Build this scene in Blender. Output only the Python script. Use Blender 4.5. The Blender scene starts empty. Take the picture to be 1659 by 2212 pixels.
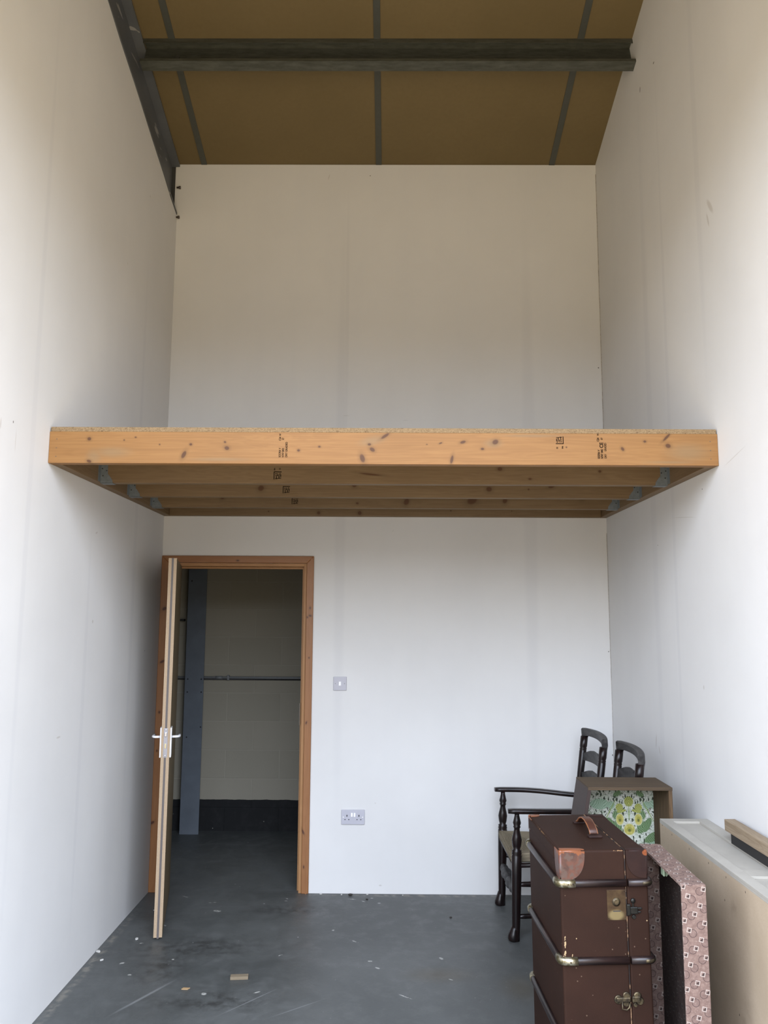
import bpy, bmesh, math, random
from mathutils import Vector, Matrix
random.seed(7)
S = bpy.context.scene
COL = S.collection
PI = math.pi

# ------------------------------------------------------------------ camera
F_PX, PITCH, YAW, ROLL, CAM_H = 1739.97, 0.13236, 0.00755, 0.00571, 1.6999
cd = bpy.data.cameras.new('camera'); cam = bpy.data.objects.new('camera', cd); COL.objects.link(cam)
Fv = Vector((-math.sin(YAW)*math.cos(PITCH), math.cos(YAW)*math.cos(PITCH), math.sin(PITCH)))
Rv = Vector((math.cos(YAW), math.sin(YAW), 0)); Uv = Rv.cross(Fv)
R2 = Rv*math.cos(ROLL)+Uv*math.sin(ROLL); U2 = -Rv*math.sin(ROLL)+Uv*math.cos(ROLL)
cam.matrix_world = Matrix(((R2.x, U2.x, -Fv.x, 0), (R2.y, U2.y, -Fv.y, 0), (R2.z, U2.z, -Fv.z, CAM_H), (0, 0, 0, 1)))
cd.sensor_fit = 'VERTICAL'; cd.sensor_height = 36.0; cd.lens = F_PX/2212*36.0
cd.clip_start = 0.02
S.camera = cam
# ------------------------------------------------------------------ world: overcast sky above, warm pale yard below
w = bpy.data.worlds.new('overcast'); S.world = w; w.use_nodes = True
nt = w.node_tree; nt.nodes.clear()
tc = nt.nodes.new('ShaderNodeTexCoord'); sx = nt.nodes.new('ShaderNodeSeparateXYZ')
mr = nt.nodes.new('ShaderNodeMapRange'); mr.inputs[1].default_value = -1; mr.inputs[2].default_value = 1
cr = nt.nodes.new('ShaderNodeValToRGB'); bg = nt.nodes.new('ShaderNodeBackground'); wo = nt.nodes.new('ShaderNodeOutputWorld')
nt.links.new(tc.outputs['Generated'], sx.inputs[0]); nt.links.new(sx.outputs['Z'], mr.inputs[0]); nt.links.new(mr.outputs[0], cr.inputs[0])
# surroundings made brighter sideways, added to lift the side walls
ab_ = nt.nodes.new('ShaderNodeMath'); ab_.operation = 'ABSOLUTE'; nt.links.new(sx.outputs['X'], ab_.inputs[0])
sd_ = nt.nodes.new('ShaderNodeMapRange'); nt.links.new(ab_.outputs[0], sd_.inputs[0])
for i_, v_ in ((1, .2), (2, .9), (3, .90), (4, 1.62)): sd_.inputs[i_].default_value = v_
nt.links.new(sd_.outputs[0], bg.inputs[1])
nt.links.new(cr.outputs[0], bg.inputs[0]); nt.links.new(bg.outputs[0], wo.inputs[0])
e = cr.color_ramp.elements      # position = (sin(elevation)+1)/2: near yard, far yard, low buildings opposite, cloud
e[0].position = 0.0; e[0].color = (0.52, 0.415, 0.265, 1)
e[1].position = 1.0; e[1].color = (0.90, 1.02, 1.26, 1)
for pos, c in ((0.150, (0.50, 0.40, 0.255, 1)), (0.34, (0.27, 0.218, 0.145, 1)), (0.49, (0.16, 0.135, 0.10, 1)), (0.545, (0.20, 0.18, 0.15, 1)),
               (0.575, (0.86, 0.92, 1.03, 1)), (0.68, (0.94, 1.03, 1.22, 1))):
    n = e.new(pos); n.color = c
for i_ in (3, 4): sd_.inputs[i_].default_value *= 8.4
# front of the room: shutter opening to the yard
OP_Y, OP_X0, OP_X1, OP_Z = 1.5, -1.50, 1.43, 4.1
pl = bpy.data.lights.new('opening_portal', 'AREA'); pl.shape = 'RECTANGLE'; pl.size = OP_X1-OP_X0; pl.size_y = OP_Z
pl.cycles.is_portal = True
po = bpy.data.objects.new('opening_portal', pl); COL.objects.link(po)
po.location = ((OP_X0+OP_X1)/2, OP_Y-0.1, OP_Z/2); po.rotation_euler = (PI/2, 0, 0)   # faces +Y
S.view_settings.view_transform = 'Standard'; S.view_settings.look = 'None'; S.view_settings.gamma = 1
S.view_settings.use_curve_mapping = False; S.view_settings.exposure = 0.0
S.cycles.max_bounces = 10; S.cycles.diffuse_bounces = 7; S.cycles.use_denoising = True
S.cycles.sample_clamp_indirect = 6

# ------------------------------------------------------------------ mesh helpers
def V(*a): return Vector(a)
class B:
    def __init__(s): s.bm = bmesh.new(); s.uvl = s.bm.loops.layers.uv.new('UVMap'); s.custom = set()
    def box(s, x0, x1, y0, y1, z0, z1, bev=0, seg=2, M=None):
        if x0 > x1: x0, x1 = x1, x0
        if y0 > y1: y0, y1 = y1, y0
        if z0 > z1: z0, z1 = z1, z0
        r = bmesh.ops.create_cube(s.bm, size=1)
        vs = r['verts']
        for v in vs:
            v.co = V((x0+x1)/2+v.co.x*(x1-x0), (y0+y1)/2+v.co.y*(y1-y0), (z0+z1)/2+v.co.z*(z1-z0))
            if M: v.co = M @ v.co
        if bev:
            es = list({ed for v in vs for ed in v.link_edges})
            bmesh.ops.bevel(s.bm, geom=es, offset=bev, segments=seg, affect='EDGES', profile=0.5, clamp_overlap=True)
        return s
    def prism(s, pts, vec, bev=0):
        a = [s.bm.verts.new(V(*p)) for p in pts]; vec = V(*vec)
        b = [s.bm.verts.new(v.co+vec) for v in a]; n = len(a)
        fs = [s.bm.faces.new(a), s.bm.faces.new(b[::-1])]
        for i in range(n): fs.append(s.bm.faces.new((a[i], b[i], b[(i+1) % n], a[(i+1) % n])))
        bmesh.ops.recalc_face_normals(s.bm, faces=fs)
        if bev:
            es = list({ed for f in fs for ed in f.edges})
            bmesh.ops.bevel(s.bm, geom=es, offset=bev, segments=1, affect='EDGES', clamp_overlap=True)
        return s
    def rings(s, rings, cap=True, smooth=True, closed=False):
        R = [[s.bm.verts.new(p) for p in r] for r in rings]; n = len(R[0]); fs = []
        m = len(R)
        for i in range(m if closed else m-1):
            A, C = R[i], R[(i+1) % m]
            for j in range(n):
                f = s.bm.faces.new((A[j], A[(j+1) % n], C[(j+1) % n], C[j])); f.smooth = smooth; fs.append(f)
        if cap and not closed: fs += [s.bm.faces.new(R[0][::-1]), s.bm.faces.new(R[-1])]
        bmesh.ops.recalc_face_normals(s.bm, faces=fs)
        return s
    def lathe(s, p0, p1, prof, seg=16):
        p0 = V(*p0); p1 = V(*p1); d = (p1-p0).normalized()
        u = d.cross(V(0, 1, 0) if abs(d.y) < .9 else V(1, 0, 0)).normalized(); v = d.cross(u)
        return s.rings([[p0+(p1-p0)*t+u*(r*math.cos(2*PI*k/seg))+v*(r*math.sin(2*PI*k/seg)) for k in range(seg)] for t, r in prof])
    def tube(s, p0, p1, r, seg=12): return s.lathe(p0, p1, [(0, r), (1, r)], seg)
    def sweep(s, path, hw, hh, up=(0, 0, 1), seg=16, power=0.5, closed=False, scale=None):
        """superellipse section, half width hw (sideways), half height hh (along up)"""
        P = [V(*p) for p in path]; up = V(*up); rr = []; n = len(P)
        for i, p in enumerate(P):
            a = P[(i-1) % n] if (closed or i > 0) else P[i]; b = P[(i+1) % n] if (closed or i < n-1) else P[i]
            t = (b-a).normalized(); sd = t.cross(up).normalized(); u = sd.cross(t)
            k = scale[i] if scale else 1
            ring = []
            for j in range(seg):
                c, q = math.cos(2*PI*j/seg), math.sin(2*PI*j/seg)
                ring.append(p+sd*(hw*k*math.copysign(abs(c)**power, c))+u*(hh*k*math.copysign(abs(q)**power, q)))
            rr.append(ring)
        return s.rings(rr, closed=closed)
    def sphere(s, c, r, sx=1, sy=1, sz=1):
        q = bmesh.ops.create_uvsphere(s.bm, u_segments=16, v_segments=10, radius=r)
        for v in q['verts']: v.co = V(c[0]+v.co.x*sx, c[1]+v.co.y*sy, c[2]+v.co.z*sz)
        for f in {f for v in q['verts'] for f in v.link_faces}: f.smooth = True
        return s
    def build(s, name, mat, parent=None, label=None, world=False, uv=True):
        if uv:
            for f in s.bm.faces:
                n = f.normal; f.normal_update(); n = f.normal
                ax = max(range(3), key=lambda i: abs(n[i]))
                for l in f.loops:
                    c = l.vert.co
                    l[s.uvl].uv = (c.y, c.z) if ax == 0 else (c.x, c.z) if ax == 1 else (c.x, c.y)
        me = bpy.data.meshes.new(name)
        if world and parent is not None:
            q = parent.location.copy()
            if parent.parent: q += parent.parent.location
            bmesh.ops.translate(s.bm, verts=s.bm.verts, vec=-q)
        s.bm.to_mesh(me); s.bm.free(); me.materials.append(mat)
        o = bpy.data.objects.new(name, me); COL.objects.link(o)
        if parent is not None: o.parent = parent
        if label: o['label'] = label
        return o
def thing(name, label, cat, loc=(0, 0, 0), rot=(0, 0, 0), group=None):
    o = bpy.data.objects.new(name, None); COL.objects.link(o); o.empty_display_size = .1
    o.location = loc; o.rotation_euler = rot; o['label'] = label; o['category'] = cat
    if group: o['group'] = group
    return o
def tag(o, label, cat, group=None):
    o['label'] = label; o['category'] = cat
    if group: o['group'] = group
    return o
def struct(name, label=None, cat='wall'):
    o = bpy.data.objects.new(name, None); COL.objects.link(o); o['kind'] = 'structure'
    if label: o['label'] = label; o['category'] = cat
    return o
def st(o, label=None, cat=None):
    o['kind'] = 'structure'
    if label: o['label'] = label
    if cat: o['category'] = cat
    return o

# ------------------------------------------------------------------ material helpers
class M:
    def __init__(s, name, rough=.6, metal=0, spec=.5):
        s.m = bpy.data.materials.new(name); s.m.use_nodes = True; s.t = s.m.node_tree
        s.b = s.t.nodes['Principled BSDF']; s.b.inputs['Roughness'].default_value = rough
        s.b.inputs['Metallic'].default_value = metal; s.b.inputs['Specular IOR Level'].default_value = spec
        s._pos = None
    def n(s, typ, **k):
        x = s.t.nodes.new(typ)
        for a, b in k.items(): setattr(x, a, b)
        return x
    def l(s, a, b): s.t.links.new(a, b)
    def inp(s, sock, v):
        if hasattr(v, 'is_linked') or hasattr(v, 'links'): s.l(v, sock)
        else: sock.default_value = v
    def obj(s): return s.n('ShaderNodeTexCoord').outputs['Object']
    def uv(s): return s.n('ShaderNodeTexCoord').outputs['UV']
    def pos(s):
        if s._pos is None: s._pos = s.n('ShaderNodeNewGeometry').outputs['Position']
        return s._pos
    def mapv(s, v, scale=(1, 1, 1), loc=(0, 0, 0), rot=(0, 0, 0)):
        q = s.n('ShaderNodeMapping'); s.l(v, q.inputs[0]); q.inputs['Scale'].default_value = scale
        q.inputs['Location'].default_value = loc; q.inputs['Rotation'].default_value = rot; return q.outputs[0]
    def noise(s, v, scale=5, detail=4, rough=.55, dist=0, w=False):
        q = s.n('ShaderNodeTexNoise'); s.l(v, q.inputs['Vector']); q.inputs['Scale'].default_value = scale
        q.inputs['Detail'].default_value = detail; q.inputs['Roughness'].default_value = rough; q.inputs['Distortion'].default_value = dist
        return q.outputs['Color' if w else 'Fac']
    def voro(s, v, scale=5, out='Distance', feature='F1', rnd=1):
        q = s.n('ShaderNodeTexVoronoi', feature=feature); s.l(v, q.inputs['Vector']); q.inputs['Scale'].default_value = scale
        q.inputs['Randomness'].default_value = rnd; return q.outputs[out]
    def mr(s, v, a, b, c=0, d=1, smooth=False):
        q = s.n('ShaderNodeMapRange'); q.interpolation_type = 'SMOOTHSTEP' if smooth else 'LINEAR'
        s.l(v, q.inputs[0])
        for i, x in enumerate((a, b, c, d)): q.inputs[i+1].default_value = x
        return q.outputs[0]
    def math(s, op, a, b=0.0):
        q = s.n('ShaderNodeMath', operation=op); s.inp(q.inputs[0], a); s.inp(q.inputs[1], b); return q.outputs[0]
    def vm(s, op, a, b=(0, 0, 0), c=None, out=0):
        q = s.n('ShaderNodeVectorMath', operation=op); s.inp(q.inputs[0], a); s.inp(q.inputs[1], b)
        if c is not None: s.inp(q.inputs[2], c)
        return q.outputs[out]
    def length(s, a): return s.vm('LENGTH', a, out=1)
    def mix(s, f, a, b, mode='MIX'):
        q = s.n('ShaderNodeMix', data_type='RGBA', blend_type=mode); s.inp(q.inputs['Factor'], f)
        for k, x in ((6, a), (7, b)):
            if hasattr(x, 'links'): s.l(x, q.inputs[k])
            else: q.inputs[k].default_value = (*x, 1) if len(x) == 3 else x
        return q.outputs[2]
    def mark(s, v, c, r, rot=0, soft=.35, axis='y'):
        """soft edged ellipse mask; c centre, r radii (large radius = ignore axis)"""
        q = s.n('ShaderNodeMapping', vector_type='TEXTURE'); s.l(v, q.inputs[0]); q.inputs['Location'].default_value = c
        q.inputs['Scale'].default_value = r
        q.inputs['Rotation'].default_value = (rot if axis == 'x' else 0, rot if axis == 'y' else 0, rot if axis == 'z' else 0)
        return s.mr(s.length(q.outputs[0]), 1, 1-soft, 0, 1, True)
    def marks(s, v, lst, axis='y', soft=.4):
        acc = None
        for c, r, rot in lst:
            k = s.mark(v, c, r, rot, soft, axis)
            acc = k if acc is None else s.math('MAXIMUM', acc, k)
        return acc
    def sep(s, v):
        q = s.n('ShaderNodeSeparateXYZ'); s.l(v, q.inputs[0]); return q.outputs
    def comb(s, x, y, z=0.0):
        q = s.n('ShaderNodeCombineXYZ')
        for i, a in enumerate((x, y, z)): s.inp(q.inputs[i], a)
        return q.outputs[0]
    def color(s, c):
        if hasattr(c, 'links'): s.l(c, s.b.inputs['Base Color'])
        else: s.b.inputs['Base Color'].default_value = (*c, 1)
        return s
    def bump(s, h, strength=.3, dist=.002):
        q = s.n('ShaderNodeBump'); q.inputs['Strength'].default_value = strength; q.inputs['Distance'].default_value = dist
        s.l(h, q.inputs['Height']); s.l(q.outputs[0], s.b.inputs['Normal']); return s

def plain(name, c, rough=.6, metal=0, var=.06, scale=30, spec=.5):
    m = M(name, rough, metal, spec); n_ = m.noise(m.obj(), scale, 5)
    m.color(m.mix(m.mr(n_, .3, .7), tuple(x*(1-var) for x in c), tuple(x*(1+var) for x in c))); m.bump(n_, .1, .001); return m.m

def wood(name, c1, c2, axis='x', rough=.6, knots=None, knotcol=(.12, .055, .02), stain=None, nails=None, spec=.35, ring=1.0):
    m = M(name, rough, 0, spec); p = m.obj()
    s_ = {'x': (1, 14, 14), 'y': (14, 1, 14), 'z': (14, 14, 1)}[axis]
    s2 = {'x': (2.5, 160, 160), 'y': (160, 2.5, 160), 'z': (160, 160, 2.5)}[axis]
    g1 = m.noise(m.mapv(p, s_), 1.6*ring, 3, .6, 1.2); g2 = m.noise(m.mapv(p, s2), 1, 3)
    w1 = m.math('SINE', m.math('MULTIPLY', g1, 38))
    f = m.math('ADD', m.math('MULTIPLY', m.mr(w1, -1, 1), .45), m.math('MULTIPLY', m.mr(g2, .3, .7), .55))
    col = m.mix(f, c1, c2)
    big = m.noise(p, 1.7, 2); col = m.mix(m.mr(big, .4, .75, 0, .35), col, tuple(x*.72 for x in c2))
    P = m.pos()
    if stain: col = m.mix(m.math('MULTIPLY', m.marks(P, stain, soft=.9), .5), col, (.20, .14, .075))
    if knots:
        halo = m.marks(P, [(c, tuple(x*2.2 if x < 5 else x for x in r), a) for c, r, a in knots], soft=.95)
        col = m.mix(m.math('MULTIPLY', halo, .5), col, tuple(x*.45 for x in c2))
        col = m.mix(m.math('MULTIPLY', m.marks(P, knots, soft=.45), .95), col, knotcol)
    if nails: col = m.mix(m.marks(P, nails, soft=.3), col, (.08, .07, .06))
    m.color(col); m.bump(g2, .15, .0008); return m.m

BIG = 50.0
# ------------------------------------------------------------------ paint on the plasterboard walls
def wall_mat(name, axis, joints=(), scuffs=(), specks=()):
    """axis = the wall's normal axis; joints = (pos, z0, z1, halfwidth) taped board joints"""
    m = M(name, .62, 0, .35); P = m.pos()
    n1 = m.noise(P, 1.3, 4, .6); n2 = m.noise(P, 60, 4)
    col = m.mix(m.mr(n1, .35, .7), (.625, .622, .61), (.665, .662, .65))
    vert = m.noise(m.mapv(P, (6, 6, .35)), 1.2, 3)
    col = m.mix(m.mr(vert, .45, .7, 0, .22), col, (.605, .605, .605))
    L = []
    for q, z0, z1, hw in joints:
        c = (q, 0, (z0+z1)/2) if axis == 'y' else (0, q, (z0+z1)/2)
        r = (hw, BIG, (z1-z0)/2) if axis == 'y' else (BIG, hw, (z1-z0)/2)
        L.append((c, r, 0))
    if L: col = m.mix(m.math('MULTIPLY', m.marks(P, L, soft=.6), .35), col, (.55, .55, .555))
    if scuffs: col = m.mix(m.math('MULTIPLY', m.marks(P, scuffs, axis='x' if axis == 'x' else 'y', soft=.6), .55), col, (.42, .39, .35))
    if specks: col = m.mix(m.marks(P, specks, axis='x' if axis == 'x' else 'y', soft=.3), col, (.12, .11, .10))
    m.color(col); m.bump(m.math('ADD', m.math('MULTIPLY', n2, .3), m.noise(P, 9, 3)), .12, .004); return m.m
def on_x(y, z, ry, rz, rot=0): return ((0, y, z), (BIG, ry, rz), rot)
def on_y(x, z, rx, rz, rot=0): return ((x, 0, z), (rx, BIG, rz), rot)

XL, XR, D = -1.5008, 1.4321, 5.30
ROOF_Z, SL = 4.876, .30
def roof(y): return ROOF_Z+SL*(D-y)
MZB, MZT, MZY = 2.371, 2.512, 3.46
MAT_WB = wall_mat('white_paint_back', 'y', joints=[(-.33, 0, 4.9, .05), (.93, 0, 4.9, .06), (-.30, 2.5, 4.9, .02)],
    scuffs=[on_y(.02, 1.95+.33, .002, .012, .5), on_y(-.085, .545, .006, .004), on_y(-.44, 4.78, .004, .03, .25), on_y(-.3, 3.06, .03, .002), on_y(.1, 3.03, .025, .0015), on_y(-.05, .05, .012, .006)],
    specks=[on_y(1.425, .85+.0, .004, .006), on_y(1.42, 1.5, .004, .004), on_y(1.41, 3.4, .005, .005), on_y(-.15, 4.79, .004, .004)])
MAT_WL = wall_mat('white_paint_left', 'x', joints=[(4.02, 0, 2.4, .03), (4.72, .1, 4.3, .04), (3.3, 0, 5, .03)],
    scuffs=[on_x(4.09, 2.13, .02, .006, .3), on_x(3.02, 2.44, .006, .03), on_x(3.2, .62, .016, .012), on_x(3.75, 1.16, .03, .006), on_x(4.1, 1.68, .012, .012), on_x(3.15, 2.4, .003, .06), on_x(4.7, 4.3, .01, .01), on_x(4.35, 3.7, .005, .01)],
    specks=[on_x(3.12, 2.47, .004, .006), on_x(5.0, 1.5, .004, .004)])
MAT_WR = wall_mat('white_paint_right', 'x', joints=[(4.35, 0, 5.2, .06), (3.55, 2.5, 5.3, .04), (4.05, 0, 5.2, .03)],
    scuffs=[on_x(3.42, 3.55, .018, .07, -.6), on_x(3.45, 3.5, .01, .05, -.3), on_x(4.45, 1.06, .01, .05, .2), on_x(4.40, 1.02, .008, .03, -.4), on_x(3.9, 2.2, .20, .002, .12), on_x(3.3, 2.38, .14, .0025, -.2), on_x(3.75, 1.4, .01, .014)],
    specks=[on_x(4.3, 4.74, .006, .02, .2), on_x(4.06, 4.73, .01, .006), on_x(3.64, 2.55, .003, .012), on_x(3.66, 2.3, .004, .004), on_x(4.3, 2.1, .004, .003)])

# ------------------------------------------------------------------ room shell
FRONT = OP_Y
# floor
m = M('grey_painted_concrete', .42, 0, .5); P = m.pos()
n1 = m.noise(P, 1.1, 6, .65, .4); n2 = m.noise(P, 9, 5, .7); n3 = m.noise(P, 90, 3)
col = m.mix(m.mr(n1, .35, .68, 0, 1, True), (.064, .069, .067), (.099, .105, .102))
col = m.mix(m.mr(n2, .50, .78, 0, .45), col, (.14, .145, .142))
dirt = m.math('MULTIPLY', m.marks(P, [((-.35-.65, 4.45, 0), (.55, .22, BIG), .1), ((-.78, 3.86, 0), (.45, .16, BIG), 0), ((-.55, 5.0, 0), (.4, .14, BIG), 0), ((-1.1, 4.2, 0), (.2, .3, BIG), 0)], axis='z', soft=.95), m.mr(m.noise(P, 14, 5, .7), .42, .62))
col = m.mix(m.math('MULTIPLY', dirt, .75), col, (.022, .021, .02))
col = m.mix(m.math('MULTIPLY', m.marks(P, [((.25, 4.15, 0), (.25, .12, BIG), 0), ((.62, 4.02, 0), (.14, .2, BIG), 0)], axis='z', soft=.95), .5), col, (.085, .07, .045))
sp = m.math('LESS_THAN', m.voro(P, 7.5), m.mr(m.noise(P, 3, 2), .45, .75, 0, .10))
sp2 = m.math('LESS_THAN', m.voro(P, 26), m.mr(m.noise(P, 5, 2), .5, .8, 0, .15))
col = m.mix(m.math('MULTIPLY', sp, .6), col, (.42, .42, .40)); col = m.mix(m.math('MULTIPLY', sp2, .5), col, (.34, .34, .33))
SPOTS = [(-1.0, 4.98, .03, .016), (-1.25, 5.22, .03, .006), (-1.06, 5.12, .03, .006), (-.62, 5.2, .015, .005), (-.62, 5.16, .015, .005),
         (-.22, 5.2, .03, .008), (-.15, 5.16, .02, .006), (-.1, 5.22, .012, .006), (-.18, 4.55, .02, .006), (-.09, 4.3, .015, .01), (-.05, 4.22, .02, .008), (.08, 3.92, .045, .005), (-.3, 4.7, .012, .012), (.27, 4.34, .01, .02), (.3, 4.1, .015, .005),
         (-1.25, 4.75, .02, .008), (-1.3, 4.5, .012, .006), (-1.32, 4.25, .016, .01), (-1.24, 4.12, .012, .008), (-1.08, 4.3, .008, .008), (-.55, 4.36, .02, .004), (-.84, 3.93, .016, .014), (-.6, 3.95, .02, .006)]
L = [((x, y, 0), (a, b, BIG), random.uniform(-.8, .8)) for x, y, a, b in SPOTS]
col = m.mix(m.math('MULTIPLY', m.marks(P, L, axis='z', soft=.5), m.mr(m.noise(P, 70, 2), .38, .5)), col, (.42, .42, .39))
scr = [((-.62, 3.86, 0), (.005, .22, BIG), -.7), ((-.4, 3.8, 0), (.004, .2, BIG), -.9), ((-1.1, 3.9, 0), (.012, .25, BIG), -.5)]
col = m.mix(m.math('MULTIPLY', m.marks(P, scr, axis='z', soft=.8), .4), col, (.3, .31, .31))
edge = m.math('MULTIPLY', m.marks(P, [((.3, 5.27, 0), (1.2, .035, BIG), 0), ((-1.47, 4.2, 0), (.035, 1.3, BIG), 0)], axis='z', soft=.9), m.mr(m.noise(P, 22, 4), .45, .6))
col = m.mix(m.math('MULTIPLY', edge, .6), col, (.24, .22, .18))
m.color(col); m.bump(m.math('ADD', n3, m.math('MULTIPLY', n2, 2.0)), .2, .002)
m.l(m.mr(n2, .35, .7, .38, .6), m.b.inputs['Roughness']); MAT_FLOOR = m.m
o = B().box(-3.6, 3.2, FRONT-.3, 6.9, -.1, 0).build('floor', MAT_FLOOR); st(o)
# ceiling: insulation lining boards with dark joint strips
m = M('tan_lining_board', .7, 0, .3); P = m.pos()
c = m.mix(m.mr(m.noise(P, 1.4, 4), .35, .7), (.135, .100, .046), (.155, .115, .054)); c = m.mix(m.mr(m.noise(P, 40, 4), .4, .7, 0, .3), c, (.12, .088, .04))
m.color(c); MAT_CEIL = m.m
MAT_STRIP = plain('dark_joint_strip', (.055, .058, .05), .55)
ce = B().prism([(-1.9, FRONT-.1, roof(FRONT-.1)), (-1.9, 5.45, roof(5.45)), (-1.9, 5.45, roof(5.45)+.06), (-1.9, FRONT-.1, roof(FRONT-.1)+.06)], (3.6, 0, 0)).build('ceiling', MAT_CEIL); st(ce)
for xs in (-1.322, -.091, 1.125):
    B().prism([(xs-.02, FRONT, roof(FRONT)-.006), (xs-.02, 5.3, roof(5.3)-.006), (xs-.02, 5.3, roof(5.3)+.004), (xs-.02, FRONT, roof(FRONT)+.004)], (.04, 0, 0)).build('joint_strip', MAT_STRIP, ce)
# side walls
def wl_top(y): return 4.475+SL*(5.34-y)
wy = [FRONT, 2.0, 2.4, 3.1, 3.5, 3.8, 4.05, 4.3, 4.42, 4.7, 4.95, 5.12, 5.3]
pts = [(XL, 5.3, 0), (XL, FRONT, 0)]
for i, y in enumerate(wy): pts.append((XL, y, wl_top(y)+(.0 if i in (0, 12) else random.uniform(-.007, .007))))
o = B().prism(pts, (-.02, 0, 0)).build('wall_left', MAT_WL); st(o)
MAT_DARKCLAD = plain('dark_roof_void_cladding', (.05, .05, .048), .8)
ob = B(); ob.box(-1.90, -1.84, FRONT-.1, 5.45, 0, 7.0); ob.box(-1.84, XL-.021, 5.30, 5.45, 3.0, 5.6)
o = ob.build('wall_left_outer', MAT_DARKCLAD); st(o)
pr_ = [(XR, FRONT, 0), (XR, FRONT, roof(FRONT)+.05), (XR, 5.42, roof(5.42)+.05), (XR, 5.42, 0)]
o = B().prism(pr_, (.06, 0, 0)).build('wall_right', MAT_WR); st(o)
# back wall with the doorway
DX0, DX1, DZ = -1.445, -.541, 2.062
bw = B()
bw.box(XL-.02, DX0, D, D+.12, 0, DZ); bw.box(DX1, XR, D, D+.12, 0, DZ)
bw.box(XL-.02, XR, D, D+.12, DZ, roof(D)-.004)
o = bw.build('wall_back', MAT_WB); st(o)
fw = B(); fw.box(-1.9, OP_X0, FRONT-.12, FRONT, 0, 7.0); fw.box(OP_X1, 1.6, FRONT-.12, FRONT, 0, 7.0); fw.box(OP_X0, OP_X1, FRONT-.12, FRONT, OP_Z, 7.0)
o = fw.build('wall_front', MAT_WB); st(o)
# shadow-gap of filler in the right corner and under roof edge
MAT_GAP = plain('corner_gap_filler', (.36, .33, .29), .9, var=.4, scale=60)
gb = B()
zz = 2.55; pth = []
while zz < 4.86: pth.append((XR-.0012+random.uniform(-.0012, .0012), D-.0022, zz)); zz += .09
gb.sweep(pth, .0022, .0022, up=(0, 1, 0), seg=6)
pth = []; zz = .02
while zz < 2.36: pth.append((XR-.0010+random.uniform(-.0008, .0008), D-.0018, zz)); zz += .09
gb.sweep(pth, .0014, .0014, up=(0, 1, 0), seg=6)
o = gb.build('trim_1', MAT_GAP); st(o)
# corridor beyond the doorway
m = M('painted_blockwork', .75, 0, .3); P = m.pos(); sxyz = m.sep(P)
uvw = m.comb(m.math('ADD', sxyz[0], 1.112), m.math('ADD', sxyz[2], .046))
br = m.n('ShaderNodeTexBrick'); m.l(uvw, br.inputs['Vector']); br.offset = .5; br.inputs['Scale'].default_value = 1
br.inputs['Mortar Size'].default_value = .005; br.inputs['Mortar Smooth'].default_value = .5
br.inputs['Brick Width'].default_value = .44; br.inputs['Row Height'].default_value = .2275
br.inputs['Color1'].default_value = (.31, .29, .235, 1); br.inputs['Color2'].default_value = (.285, .268, .215, 1); br.inputs['Mortar'].default_value = (.345, .325, .265, 1)
band = m.math('LESS_THAN', sxyz[2], m.math('ADD', .245, m.math('MULTIPLY', m.math('SUBTRACT', m.noise(P, 9, 3), .5), .014)))
blk = m.mix(m.mr(m.noise(P, 9, 5, .7), .5, .8, 0, .5), (.008, .009, .010), (.03, .03, .032))
fl = m.math('LESS_THAN', m.voro(P, 12), .045)
blk = m.mix(m.math('MULTIPLY', fl, m.mr(sxyz[2], .16, .0)), blk, (.4, .38, .33))
col = m.mix(band, m.mix(m.mr(m.noise(P, 3, 4), .4, .7, 0, .3), br.outputs['Color'], (.27, .255, .205)), blk)
m.color(col); m.bump(m.math('ADD', m.math('MULTIPLY', br.outputs['Fac'], -1.2), m.math('MULTIPLY', m.noise(P, 120, 3), .4)), .6, .003); MAT_BLOCK = m.m
o = B().box(-3.6, 3.2, 6.77, 6.9, 0, 3.0).build('wall_corridor', MAT_BLOCK); st(o)
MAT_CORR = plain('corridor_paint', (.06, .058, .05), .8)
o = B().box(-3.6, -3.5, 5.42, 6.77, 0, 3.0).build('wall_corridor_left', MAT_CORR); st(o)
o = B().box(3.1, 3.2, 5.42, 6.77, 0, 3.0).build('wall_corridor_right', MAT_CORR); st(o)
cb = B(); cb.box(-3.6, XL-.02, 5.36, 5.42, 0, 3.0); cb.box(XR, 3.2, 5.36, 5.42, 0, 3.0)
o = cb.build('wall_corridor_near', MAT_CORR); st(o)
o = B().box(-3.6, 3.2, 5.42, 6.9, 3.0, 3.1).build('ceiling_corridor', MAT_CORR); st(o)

# ------------------------------------------------------------------ door 1: pine frame and open leaf
PK = [on_y(-.518, 1.86-.09, .006, .010), on_y(-.535, 1.71, .006, .008), on_y(-.517, 1.72, .012, .007, .2), on_y(-.53, 1.04, .006, .012, .3), on_y(-.538, .37, .007, .02, -.4), on_y(-.53, .16, .005, .012),
      on_y(-1.0, 2.077, .012, .006), on_y(-.9, 2.035, .006, .005), on_y(-1.47, 1.76, .018, .012, -.6), on_y(-1.47, 1.42, .02, .009, -.5), on_y(-1.475, 1.1, .008, .01), on_y(-1.48, .86, .006, .008), on_y(-1.49, .42, .018, .01, -.6), on_y(-.52, 1.45, .005, .007)]
MAT_ARCH = wood('varnished_pine_upright', (.30, .135, .05), (.24, .10, .034), 'z', .42, knots=PK, knotcol=(.07, .02, .008), spec=.45)
MAT_ARCHH = wood('varnished_pine_level', (.30, .135, .05), (.24, .10, .034), 'x', .42, knots=PK, knotcol=(.07, .02, .008), spec=.45)
MAT_LIN = wood('pale_pine_lining', (.38, .20, .085), (.31, .155, .06), 'z', .5, knots=PK, knotcol=(.07, .02, .008))
d1 = struct('door_1', 'pine framed doorway with its fire door standing open against the left wall', 'door'); d1.location = (-1.0, D, 0)
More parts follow.
